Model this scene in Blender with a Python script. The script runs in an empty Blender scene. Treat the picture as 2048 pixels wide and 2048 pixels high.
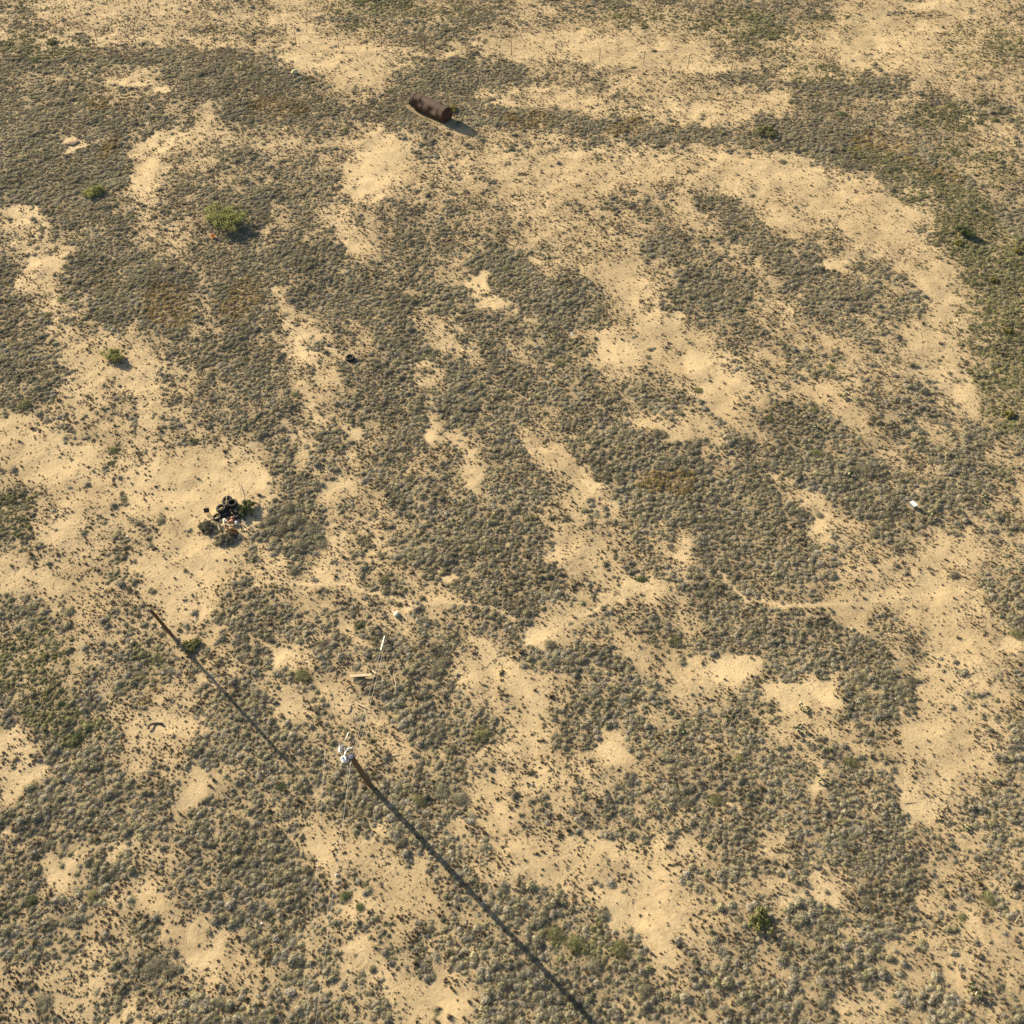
import bpy, bmesh, math, random
import numpy as np
from mathutils import Vector, Matrix, Euler
random.seed(7); RNG = np.random.default_rng(11)
R = math.radians
SC = bpy.context.scene; COL = SC.collection

# ------------------------------------------------------------------ camera
FPX, TILT, CAMH = 2176.0, R(40.8), 52.0          # focal length in photo pixels, tilt from nadir, height in metres
cd = bpy.data.cameras.new('camera'); cam = bpy.data.objects.new('camera', cd); COL.objects.link(cam)
cd.sensor_width = 36; cd.lens = 36 * FPX / 2048; cd.clip_start = 0.5; cd.clip_end = 9000
cam.location = (0, 0, CAMH); cam.rotation_euler = (TILT, 0, 0); SC.camera = cam

# ------------------------------------------------------------------ sky, sun, exposure
SUN_EL, SUN_AZ = 20.5, 48.0                       # shadows fall towards (sin AZ, -cos AZ)
W = bpy.data.worlds.new('World'); SC.world = W; W.use_nodes = True
wn = W.node_tree; wn.nodes.clear()
wo = wn.nodes.new('ShaderNodeOutputWorld'); wb = wn.nodes.new('ShaderNodeBackground'); ws = wn.nodes.new('ShaderNodeTexSky')
ws.sky_type = 'NISHITA'; ws.sun_disc = False; ws.sun_elevation = R(SUN_EL); ws.sun_rotation = R(-SUN_AZ)
ws.air_density = 1.0; ws.dust_density = 1.6
wb.inputs['Strength'].default_value = 0.06
wn.links.new(ws.outputs[0], wb.inputs[0]); wn.links.new(wb.outputs[0], wo.inputs[0])
sl = bpy.data.lights.new('sun', 'SUN'); so = bpy.data.objects.new('sun', sl); COL.objects.link(so)
sl.energy = 5.0; sl.angle = R(0.35); sl.color = (1.0, 0.86, 0.61)
sv = Vector((math.sin(R(SUN_AZ)) * math.cos(R(SUN_EL)), -math.cos(R(SUN_AZ)) * math.cos(R(SUN_EL)), -math.sin(R(SUN_EL))))
so.rotation_euler = sv.to_track_quat('-Z', 'Y').to_euler(); so.location = (-40, 60, 60)
SC.view_settings.view_transform = 'Standard'; SC.view_settings.look = 'None'
SC.view_settings.gamma = 1; SC.view_settings.use_curve_mapping = False
SC.view_settings.exposure = 1.42
SC.render.engine = 'CYCLES'; SC.cycles.max_bounces = 4; SC.cycles.diffuse_bounces = 3

# ------------------------------------------------------------------ pixel <-> world
CT, ST = math.cos(TILT), math.sin(TILT)
def at(u, v, z=0.0):
    a = (u - 1024) / FPX; b = -(v - 1024) / FPX
    dx, dy, dz = a, b * CT + ST, b * ST - CT
    t = (z - CAMH) / dz
    return Vector((dx * t, dy * t, z))
def to_px(x, y, z=0.0):
    yy = y; zz = z - CAMH
    cy = yy * CT + zz * ST; cz = -yy * ST + zz * CT
    return 1024 + FPX * x / (-cz), 1024 - FPX * cy / (-cz)

# ------------------------------------------------------------------ noise
def _hash(ix, iy, s):
    h = (ix.astype(np.int64) * 374761393 + iy.astype(np.int64) * 668265263 + s * 982451653) & 0xFFFFFFFF
    h = ((h ^ (h >> 13)) * 1274126177) & 0xFFFFFFFF
    return ((h ^ (h >> 16)) & 0xFFFFFF) / float(0xFFFFFF)
def vnoise(x, y, s=0):
    x = np.asarray(x, float); y = np.asarray(y, float)
    ix = np.floor(x); iy = np.floor(y); fx = x - ix; fy = y - iy
    fx = fx * fx * (3 - 2 * fx); fy = fy * fy * (3 - 2 * fy)
    a = _hash(ix, iy, s); b = _hash(ix + 1, iy, s); c = _hash(ix, iy + 1, s); d = _hash(ix + 1, iy + 1, s)
    return (a * (1 - fx) + b * fx) * (1 - fy) + (c * (1 - fx) + d * fx) * fy
def fbm(x, y, s=0, o=3):
    t = 0; amp = 1; n = 0
    for k in range(o):
        t = t + amp * (vnoise(x * 2 ** k + 17.3 * k, y * 2 ** k - 9.1 * k, s + k) - .5); n += amp; amp *= .55
    return t / n * 2          # about -1..1
def sstep(a, b, x):
    t = np.clip((x - a) / (b - a), 0, 1); return t * t * (3 - 2 * t)

# ------------------------------------------------------------------ how much scrub grows where (64 photo pixels per cell)
GRID = """
54333344 33567566 45565556 66324334
78756667 71436753 33222356 43234456
66643786 86336885 65533454 66563344
86777637 88678774 42474433 37655763
86584423 33523434 66766557 67875655
99972564 56611444 32233432 23558445
37863668 56365455 33456465 33323765
33885456 56437557 44466658 46433886
62688768 78756537 76425765 77464369
64588748 64788574 87545785 46766379
86345657 55556547 57534467 55564458
76312466 85588455 57424344 56454468
65343467 53478585 45555434 44345357
33433466 64467436 34764345 77444356
22344214 65468636 62788556 68544454
85333214 47266645 64368877 45886654
63344325 88455776 64536478 74366546
43454214 35335576 84454376 75456435
33434326 43454365 85433685 54332245
76444447 75664466 43445578 56543234
87446555 54757745 66635535 77765334
87546457 64456433 36654324 32767434
68753346 74644556 36853686 42353334
35854367 85644464 35535557 75353335
37877446 66578863 44465648 85765446
88887565 65467854 44556576 66873446
55464678 64335765 33344377 47885446
74454667 87454375 43364355 44697466
66564347 87454565 66532445 53598455
55446336 86645667 47863446 56466444
44567534 55535448 76785467 66454444
45544645 67753348 76785555 66346656
"""
G = np.array([[int(c) for c in ln.replace(' ', '')] for ln in GRID.strip().splitlines()], float)
# bare sand patches: centre, radii in photo pixels, turn in degrees (image, clockwise), strength
BARE = [(280,168,64,8,4,1),(330,275,48,28,-8,1),(143,286,18,13,0,1),(285,350,38,36,-25,.9),(55,430,45,32,20,.9),(595,118,52,17,-5,1),
(740,325,52,72,12,1),(335,455,46,20,8,.9),(640,430,24,18,0,.8),(712,500,32,17,20,.9),(1140,206,50,9,-6,.9),(1420,232,64,12,-4,.8),
(1240,312,150,17,3,.9),(1455,325,80,18,0,.8),(1558,205,24,38,0,.8),(1580,345,190,26,6,.6),(1830,400,34,50,20,.7),(1780,95,70,10,5,.8),
(1860,50,34,13,0,1),(1880,8,60,12,0,1),(90,525,38,18,15,.9),(52,568,22,24,0,.9),(110,640,20,50,-35,.6),(240,715,60,45,0,.35),(445,985,100,78,0,1),
(130,905,150,26,12,.7),(340,960,80,26,0,.8),(545,590,22,14,20,.9),(575,650,18,42,-15,1),(615,700,22,40,-45,.9),(650,755,14,30,-50,.8),
(625,810,50,18,42,.8),(700,860,55,16,45,.7),(690,955,30,34,0,.9),(958,566,25,27,-10,1.3),(1000,608,38,9,32,1),(905,650,9,28,-10,.8),
(862,885,21,14,0,1.2),(892,870,14,40,-32,.9),(940,930,20,48,-38,.9),(850,742,36,22,0,.7),(668,690,8,20,-10,1),(1240,716,58,26,42,1.2),
(1395,727,26,20,0,1.1),(1330,632,30,16,30,.8),(1475,780,52,20,25,.8),(1065,640,32,13,10,.8),(1330,850,96,15,4,.6),(1180,985,52,18,35,.9),
(1085,905,34,14,30,.7),(1665,537,23,17,0,1.4),(1850,575,50,56,0,.5),(1626,1000,12,32,0,1),(1560,958,36,18,15,.7),(1850,978,28,13,5,.9),
(1990,905,22,13,0,.8),(420,1092,86,52,0,.6),(110,1080,60,52,0,.5),(60,1172,76,13,-6,1),(345,1165,80,40,0,.5),(20,1500,60,26,15,.9),
(345,1452,40,10,8,.8),(680,1078,24,50,25,.9),(535,1125,36,24,0,.7),(800,1197,24,10,-30,1),(580,1322,28,18,0,1.1),(575,1402,34,30,0,.8),
(905,1152,40,10,5,.9),(728,1350,22,5,0,1),(955,1285,60,18,45,1),(1005,1360,34,22,30,.8),(1128,1110,44,28,40,.6),(1070,1268,30,18,-15,1.3),
(1250,1185,52,11,-25,1),(1440,1335,74,36,8,1.25),(1262,1320,26,14,0,.9),(1238,1503,22,30,10,1.2),(1048,1385,20,42,-35,.9),(1345,1085,64,14,32,.9),
(1640,1060,34,18,10,.7),(1800,1190,120,16,0,.8),(1890,1300,66,80,0,.45),(1590,1385,62,42,15,1.1),(1640,1450,50,30,30,.6),(2006,1262,18,20,0,1.2),
(1720,1130,60,26,10,.5),(40,1562,48,32,-10,1),(375,1590,28,40,10,1),(255,1690,24,22,0,.9),(125,1733,46,20,35,.9),(147,1705,14,18,0,1),
(300,1812,44,36,30,.6),(378,1838,18,13,-20,1.3),(392,1905,20,28,0,1),(160,1905,22,14,0,.7),(425,1952,30,16,30,.9),(10,1765,20,8,0,.9),(640,1700,50,26,10,.7),
(757,1672,20,12,0,1.1),(795,1740,62,40,30,.7),(720,1820,22,34,10,.8),(870,2010,40,40,0,.8),(722,1893,14,9,0,1.1),(990,1600,46,60,-20,.7),
(745,1545,12,8,0,1),(1070,1570,60,34,20,.6),(1190,1698,90,24,8,.9),(1300,1722,80,44,0,.7),(1080,1742,66,20,-8,.9),(1135,1768,56,34,20,.8),(1265,1822,60,36,10,.8),
(1370,1700,32,30,0,.8),(1465,1622,34,20,25,.8),(1630,1560,20,32,-15,.9),(1556,1668,30,24,0,.8),(1835,1640,56,18,15,.9),(1605,1790,50,22,20,.8),
(1660,1812,9,26,0,1),(1870,1740,12,44,12,.8),(1715,1862,34,14,0,.6),(1592,1962,34,14,0,.6),(1662,2010,28,26,0,.7),(1325,1925,24,16,0,.6),
(1440,1985,24,14,0,.6),(720,1530,12,10,0,.4),(350,170,10,6,0,.5),(530,470,5,60,-2,.7),(590,1640,60,16,10,.5)]
# thick mats: same fields
MATS = [(400,148,58,30,10,.5),(55,350,110,60,0,.35),(960,132,90,34,10,.35),(1090,238,110,18,6,.5),(1270,262,110,18,6,.5),(900,230,40,12,0,.2),
(1650,160,130,20,6,.4),(1690,320,100,26,20,.6),(590,1048,72,48,-10,.6),(876,1312,28,34,0,.8),(1310,905,86,40,15,.5),(1330,965,50,30,0,.4),(1590,890,54,60,20,.5),
(1650,955,60,30,20,.5),(1770,990,110,22,-3,.55),(1480,448,58,26,42,.6),(1655,560,58,34,25,.5),(1420,405,18,14,0,.6),(1350,500,50,28,30,.4),(1130,625,70,28,15,.4),
(590,560,90,40,20,.3),(1530,480,50,22,35,.3),(830,1290,60,20,0,.35),(700,1210,60,18,0,.3),(1410,560,46,26,30,.3),(1230,870,30,16,0,.4),(1780,1770,60,110,-15,.5),
(1560,1560,60,50,30,.3),(1720,1330,50,18,-10,.4),(1800,1395,44,26,0,.5),(1740,1392,16,14,0,.6),(960,1600,70,50,30,.0),(850,1610,90,46,20,.45),(1150,1900,90,60,20,.4),
(1490,1250,70,60,20,.3),(1460,1060,80,40,20,.35),(460,300,60,24,10,.3),(570,225,60,30,0,.4),(30,1035,36,46,0,.5),(480,730,40,30,0,.3),(700,590,60,30,10,.3)]
TRAILS = [[(1440,1140),(1490,1198),(1560,1210),(1640,1209),(1740,1204),(1850,1188),(1960,1180)],[(868,1206),(940,1210),(985,1218),(1030,1240)],
[(1165,1232),(1215,1205),(1270,1185),(1310,1172)],[(512,1166),(600,1166),(690,1168),(745,1188),(790,1200),(815,1195)],[(705,395),(740,350),(780,320),(815,300)],
[(60,1176),(0,1182)],[(0,1652),(30,1672),(46,1695)]]
STRIPS = [(.78, 34, [(930,215),(1030,235),(1180,250),(1330,275),(1440,270),(1560,255),(1640,265)]), (.95, 42, [(1560,262),(1660,290),(1760,325),(1850,385),(1925,470),(1985,570),(2040,690),(2090,820)]), (.95, 60, [(1830,330),(1930,430),(2010,540),(2070,660)]),
 (.72, 26, [(0,110),(120,112),(260,105),(400,118),(520,112)]), (.7, 20, [(1440,140),(1560,165),(1680,180),(1780,190)]), (.6, 22, [(1850,200),(1960,205),(2048,240)])]
TRACKS = [(.42, 40, [(1010,305),(1180,300),(1330,310),(1480,325),(1620,345),(1740,375),(1820,430),(1870,510),(1885,590),(1900,690),(1930,800)]), (.30, 60, [(1500,380),(1700,430),(1800,560),(1820,700)]),
 (.55, 13, [(-60,76),(200,80),(420,82),(640,92),(860,100),(1100,112),(1300,122),(1500,140),(1700,160)]), (.45, 26, [(540,110),(700,130),(860,110),(1150,85),(1400,110)]), (.5, 24, [(1750,60),(1860,95),(1780,130),(1700,110)]),
 (.4, 22, [(960,195),(1150,205),(1330,225),(1480,232)]), (.45, 60, [(1900,1150),(1890,1300),(1850,1450),(1860,1600)]), (.6, 60, [(300,960),(400,990),(500,1000),(420,1090),(330,1150)]), (.4, 4, [(775,1630),(800,1690),(812,1740),(835,1800)]), (.4, 4, [(180,1950),(120,1960),(200,2010)]), (.4, 4, [(1620,1400),(1560,1440),(1500,1470)]), (.35, 4, [(0,1280),(120,1200),(260,1130),(400,1070)]), (.35, 4, [(14,1296),(134,1216),(274,1146),(414,1086)]), (.45, 4, [(780,1640),(700,1560)]), (.45, 5, [(530,440),(534,520),(534,585)]), (.4, 9, [(1900,175),(1960,230),(2048,300)]), (.4, 9, [(1905,215),(1990,290),(2048,350)]), (.5, 44, [(-40,850),(120,920),(260,960)])]
FENCE_PX = [(20,84),(107,84),(195,85),(272,85),(350,86),(430,88),(510,91),(593,93),(677,95),(763,97),(849,100),(936,104),(1023,109),(1111,116),(1199,123),(1287,130),
            (1375,138),(1462,146),(1550,155),(1638,163),(1725,171),(1808,180),(1894,187),(1981,196),(2070,206)]

def field(x, y):
    """scrub cover 0..1 at world points, with patch edges broken up by noise"""
    wx = x + 1.3 * fbm(x * .45, y * .45, 3, 3) + .5 * fbm(x * 1.8, y * 1.8, 4, 3); wy = y + 1.5 * fbm(x * .45, y * .45, 31, 3) + .6 * fbm(x * 1.8, y * 1.8, 34, 3)
    u, v = to_px(wx, wy)
    gu = np.clip(u / 64 - .5, 0, 30.999); gv = np.clip(v / 64 - .5, 0, 30.999)
    i = gu.astype(int); j = gv.astype(int); a = gu - i; b = gv - j
    f = (G[j, i] * (1 - a) + G[j, i + 1] * a) * (1 - b) + (G[j + 1, i] * (1 - a) + G[j + 1, i + 1] * a) * b
    f = f / 9; f = np.clip((f - .5) * 1.3 + .5, .08, 1.1)
    s_ = x * .62 - y * .78; t_ = x * .78 + y * .62          # streaks in the scrub cover running from upper left to lower right of the photo
    strk = fbm(s_ * .17, t_ * .55, 101, 3) + .6 * fbm(s_ * .5, t_ * 1.5, 104, 2)
    f = f + strk * .34 * sstep(250, 600, v) * (.55 + .45 * sstep(250, 600, u)) - .10 * (1 - sstep(.7, 1.3, np.hypot((u - 1560) / 400, (v - 560) / 260))) - .05 * (1 - sstep(.7, 1.3, np.hypot((u - 1120) / 300, (v - 430) / 130)))
    f = f * (1 - .16 * (1 - sstep(180, 420, v)))
    out = sstep(0, 60, np.maximum(np.maximum(-u, u - 2048), np.maximum(-v, v - 2048)))
    f = f * (1 - out) + out * (.55 + .45 * fbm(x * .12, y * .12, 77, 3))
    bare = np.zeros_like(f); nz = .42 * fbm(x * 1.1, y * 1.1, 51, 3)
    def ell(L, sgn):
        nonlocal f, bare
        for cx, cy, rx, ry, an, st in L:
            c, s = math.cos(R(an)), math.sin(R(an)); m = max(rx, ry) * 1.7
            k = np.where((np.abs(u - cx) < m) & (np.abs(v - cy) < m))[0]
            if not len(k): continue
            du = u[k] - cx; dv = v[k] - cy
            q = np.sqrt(((du * c + dv * s) / rx) ** 2 + ((-du * s + dv * c) / ry) ** 2)
            q = q + nz[k]
            w = 1 - sstep(.5, 1.4, q)
            if sgn < 0: bare[k] = np.maximum(bare[k], w * (st if st >= 1 else st * .85))
            else: f[k] += w * st
    ell(MATS, 1); ell(BARE, -1)
    for L, sgn in ((STRIPS, 1), (TRACKS, -1)):
        for st, wd, t in L:
            for (x0, y0), (x1, y1) in zip(t[:-1], t[1:]):
                m = wd * 1.6
                k = np.where((u > min(x0, x1) - m) & (u < max(x0, x1) + m) & (v > min(y0, y1) - m) & (v < max(y0, y1) + m))[0]
                if not len(k): continue
                L2 = (x1 - x0) ** 2 + (y1 - y0) ** 2; q = np.clip(((u[k] - x0) * (x1 - x0) + (v[k] - y0) * (y1 - y0)) / L2, 0, 1)
                d = np.hypot(u[k] - x0 - q * (x1 - x0), v[k] - y0 - q * (y1 - y0)) / wd + nz[k] * .6; w = 1 - sstep(.55, 1.3, d)
                if sgn < 0: bare[k] = np.maximum(bare[k], w * st)
                else: f[k] = np.maximum(f[k], w * st)
    rag = np.clip(.78 + 1.0 * fbm(x * 1.5, y * 1.5, 57, 3), .12, 1.1); bare = np.where(bare > 1.05, bare, bare * rag)
    u_, v_ = to_px(x + .16 * fbm(x * .8, y * .8, 58, 2), y + .2 * fbm(x * .8, y * .8, 59, 2))
    for t in TRAILS:
        for (x0, y0), (x1, y1) in zip(t[:-1], t[1:]):
            m = 12
            k = np.where((u_ > min(x0, x1) - m) & (u_ < max(x0, x1) + m) & (v_ > min(y0, y1) - m) & (v_ < max(y0, y1) + m))[0]
            if not len(k): continue
            L2 = (x1 - x0) ** 2 + (y1 - y0) ** 2; q = np.clip(((u_[k] - x0) * (x1 - x0) + (v_[k] - y0) * (y1 - y0)) / L2, 0, 1)
            d = np.hypot(u_[k] - x0 - q * (x1 - x0), v_[k] - y0 - q * (y1 - y0))
            bare[k] = np.maximum(bare[k], (.55 + .4 * rag[k]) * (1 - sstep(2.2, 5.5, d)))
    f = np.clip(f + .10 * fbm(x * .35, y * .35, 5, 3), 0, 1.2) * (1 - .85 * np.clip(bare, 0, 1)) - .08 * np.clip(bare - .9, 0, 1)
    return f, bare, u, v
# greener growth: along the right edge and the far side of the fence
GREENS = [(1990,620,95,260,-12,1),(1890,420,120,60,35,.8),(1780,330,120,30,20,.7),(1700,60,120,26,8,.9),(1980,90,110,50,0,1),(1330,45,160,28,5,.8),(1500,60,120,50,20,.7),
(800,16,170,22,3,.8),(60,90,130,22,4,1),(120,8,150,12,0,.8),(1640,145,110,20,8,.8),(1900,240,150,30,15,.6),(60,1330,110,90,20,.7),(110,1440,120,60,30,.5),(300,1325,30,36,0,.8),
(700,60,90,24,0,.5),(1180,70,120,26,0,.5),(990,18,60,16,0,.4),(450,60,50,16,0,.6),(500,140,50,14,0,.5),(30,1020,60,60,0,.6),(980,1850,90,60,20,.3),(1180,1900,120,60,15,.4),(1960,320,110,50,20,.7)]
TANS = [(560,215,60,34,0,.9),(1250,258,34,18,-20,1),(1050,240,50,18,0,.9),(330,610,70,50,0,.5),(480,600,50,40,0,.6),(1320,955,70,34,10,.8),(1760,300,60,40,30,.9),(1870,350,60,30,30,.8),
(220,205,50,16,0,.8),(215,295,22,26,0,.8),(690,75,50,18,0,.6),(1370,245,30,16,0,.6),(310,1340,24,34,0,.5),(620,400,60,30,0,.4)]
def blobs(L, u, v):
    o = np.zeros_like(u)
    for cx, cy, rx, ry, an, st in L:
        c, s = math.cos(R(an)), math.sin(R(an)); du = u - cx; dv = v - cy
        q = np.sqrt(((du * c + dv * s) / rx) ** 2 + ((-du * s + dv * c) / ry) ** 2)
        o = np.maximum(o, st * (1 - sstep(.5, 1.35, q)))
    return o
def height(x, y):
    return .18 * fbm(x * .09, y * .09, 41, 2) + .07 * fbm(x * .3, y * .3, 42, 2) + .055 * fbm(x * .9, y * .9, 43, 2)
def hz(x, y): return float(height(np.array([x], float), np.array([y], float))[0])
def gp(u, v, dz=0.0):
    p = at(u, v); p.z = hz(p.x, p.y) + dz; return p

# ------------------------------------------------------------------ materials
def mat(name, base, rough=.85, metal=0, noise=None, bump=None, scale=8.0, attr=None, coat=None, rand=0):
    m = bpy.data.materials.new(name); m.use_nodes = True; nt = m.node_tree; bs = nt.nodes['Principled BSDF']
    bs.inputs['Roughness'].default_value = rough; bs.inputs['Metallic'].default_value = metal
    bs.inputs['Specular IOR Level'].default_value = .25
    bs.inputs['Base Color'].default_value = (*base, 1)
    tc = nt.nodes.new('ShaderNodeTexCoord'); src = None
    if noise:
        n = nt.nodes.new('ShaderNodeTexNoise'); n.inputs['Scale'].default_value = scale; n.inputs['Detail'].default_value = 6; n.inputs['Roughness'].default_value = .65
        nt.links.new(tc.outputs['Object'], n.inputs['Vector'])
        r = nt.nodes.new('ShaderNodeValToRGB'); r.color_ramp.elements[0].position = .35; r.color_ramp.elements[1].position = .66
        r.color_ramp.elements[0].color = (*noise, 1); r.color_ramp.elements[1].color = (*base, 1)
        nt.links.new(n.outputs['Fac'], r.inputs['Fac']); src = r.outputs['Color']
    if rand or attr:
        hs = nt.nodes.new('ShaderNodeHueSaturation'); mr = nt.nodes.new('ShaderNodeMapRange')
        mr.inputs['To Min'].default_value = 1 - (rand or .3); mr.inputs['To Max'].default_value = 1 + (rand or .3)
        if attr:
            a = nt.nodes.new('ShaderNodeAttribute'); a.attribute_type = 'INSTANCER'; a.attribute_name = attr; nt.links.new(a.outputs['Fac'], mr.inputs['Value'])
        else:
            oi = nt.nodes.new('ShaderNodeObjectInfo'); nt.links.new(oi.outputs['Random'], mr.inputs['Value'])
        if src: nt.links.new(src, hs.inputs['Color'])
        else: hs.inputs['Color'].default_value = (*base, 1)
        nt.links.new(mr.outputs[0], hs.inputs['Value']); src = hs.outputs['Color']
        if attr:
            wn_ = nt.nodes.new('ShaderNodeTexWhiteNoise'); wn_.noise_dimensions = '1D'; nt.links.new(a.outputs['Fac'], wn_.inputs['W'])
            m2 = nt.nodes.new('ShaderNodeMapRange'); m2.inputs['To Min'].default_value = .478; m2.inputs['To Max'].default_value = .503; nt.links.new(wn_.outputs[0], m2.inputs['Value']); nt.links.new(m2.outputs[0], hs.inputs['Hue'])
            m3 = nt.nodes.new('ShaderNodeMapRange'); m3.inputs['To Min'].default_value = .7; m3.inputs['To Max'].default_value = 1.2; nt.links.new(wn_.outputs[0], m3.inputs['Value']); nt.links.new(m3.outputs[0], hs.inputs['Saturation'])
    if src: nt.links.new(src, bs.inputs['Base Color'])
    if bump:
        n2 = nt.nodes.new('ShaderNodeTexNoise'); n2.inputs['Scale'].default_value = scale * 3; n2.inputs['Detail'].default_value = 5
        nt.links.new(tc.outputs['Object'], n2.inputs['Vector'])
        b = nt.nodes.new('ShaderNodeBump'); b.inputs['Strength'].default_value = bump; b.inputs['Distance'].default_value = .02
        nt.links.new(n2.outputs['Fac'], b.inputs['Height']); nt.links.new(b.outputs['Normal'], bs.inputs['Normal'])
    return m

def leafy(name, base, dark, scale=3, attr=None, rand=.25, tr=.28):
    """thin leaves and twigs: part of the light passes through"""
    m = mat(name, base, .9, noise=None if attr else dark, scale=scale, attr=attr, rand=rand); nt = m.node_tree; bs = nt.nodes['Principled BSDF']
    t = nt.nodes.new('ShaderNodeBsdfTranslucent'); mx = nt.nodes.new('ShaderNodeMixShader'); mx.inputs[0].default_value = tr
    l = bs.inputs['Base Color'].links
    if l: nt.links.new(l[0].from_socket, t.inputs['Color'])
    nt.links.new(bs.outputs[0], mx.inputs[1]); nt.links.new(t.outputs[0], mx.inputs[2])
    nt.links.new(mx.outputs[0], nt.nodes['Material Output'].inputs['Surface']); return m

def ground_mat():
    m = bpy.data.materials.new('sandy_soil'); m.use_nodes = True; nt = m.node_tree; N = nt.nodes; L = nt.links; bs = N['Principled BSDF']
    bs.inputs['Roughness'].default_value = .95; bs.inputs['Specular IOR Level'].default_value = .1
    tc = N.new('ShaderNodeTexCoord')
    def noise(sc, det=5, ro=.6):
        n = N.new('ShaderNodeTexNoise'); n.inputs['Scale'].default_value = sc; n.inputs['Detail'].default_value = det; n.inputs['Roughness'].default_value = ro
        L.new(tc.outputs['Object'], n.inputs['Vector']); return n.outputs['Fac']
    def mixc(f, a, b):
        x = N.new('ShaderNodeMix'); x.data_type = 'RGBA'
        if isinstance(f, float): x.inputs[0].default_value = f
        else: L.new(f, x.inputs[0])
        for k, c in ((6, a), (7, b)):
            if isinstance(c, tuple): x.inputs[k].default_value = (*c, 1)
            else: L.new(c, x.inputs[k])
        return x.outputs[2]
    def ramp(f, a, b):
        r = N.new('ShaderNodeMapRange'); r.interpolation_type = 'SMOOTHSTEP'; r.inputs[1].default_value = a; r.inputs[2].default_value = b; L.new(f, r.inputs[0]); return r.outputs[0]
    sand = mixc(ramp(noise(.22, 4), .35, .7), (.395, .30, .175), (.50, .385, .23))
    sand = mixc(ramp(noise(2.2, 6, .7), .42, .72), sand, (.33, .25, .148))
    at_ = N.new('ShaderNodeAttribute'); at_.attribute_name = 'litter'
    ml = N.new('ShaderNodeMath'); ml.operation = 'MULTIPLY'; L.new(at_.outputs['Fac'], ml.inputs[0]); L.new(ramp(noise(5.5, 6, .75), .3, .62), ml.inputs[1])
    c = mixc(ml.outputs[0], sand, (.23, .18, .11))
    pale = N.new('ShaderNodeAttribute'); pale.attribute_name = 'pale'
    c = mixc(pale.outputs['Fac'], c, (.56, .435, .255))
    speck = ramp(noise(17, 4, .8), .56, .68)
    ms = N.new('ShaderNodeMath'); ms.operation = 'MULTIPLY'; ms.inputs[1].default_value = .75; L.new(speck, ms.inputs[0])
    c = mixc(ms.outputs[0], c, (.20, .155, .095))
    sp2 = ramp(noise(7.5, 5, .78), .545, .66); inv = N.new('ShaderNodeMapRange'); inv.inputs[1].default_value = 0; inv.inputs[2].default_value = .6; inv.inputs[3].default_value = .8; inv.inputs[4].default_value = .3
    L.new(pale.outputs['Fac'], inv.inputs[0]); mm = N.new('ShaderNodeMath'); mm.operation = 'MULTIPLY'; L.new(sp2, mm.inputs[0]); L.new(inv.outputs[0], mm.inputs[1])
    c = mixc(mm.outputs[0], c, (.245, .19, .115))
    L.new(c, bs.inputs['Base Color'])
    b1 = N.new('ShaderNodeBump'); b1.inputs['Strength'].default_value = .8; b1.inputs['Distance'].default_value = .05; L.new(noise(5, 7, .72), b1.inputs['Height'])
    b2 = N.new('ShaderNodeBump'); b2.inputs['Strength'].default_value = .5; b2.inputs['Distance'].default_value = .012; L.new(noise(24, 4, .75), b2.inputs['Height']); L.new(b1.outputs[0], b2.inputs['Normal'])
    L.new(b2.outputs['Normal'], bs.inputs['Normal'])
    return m

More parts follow.
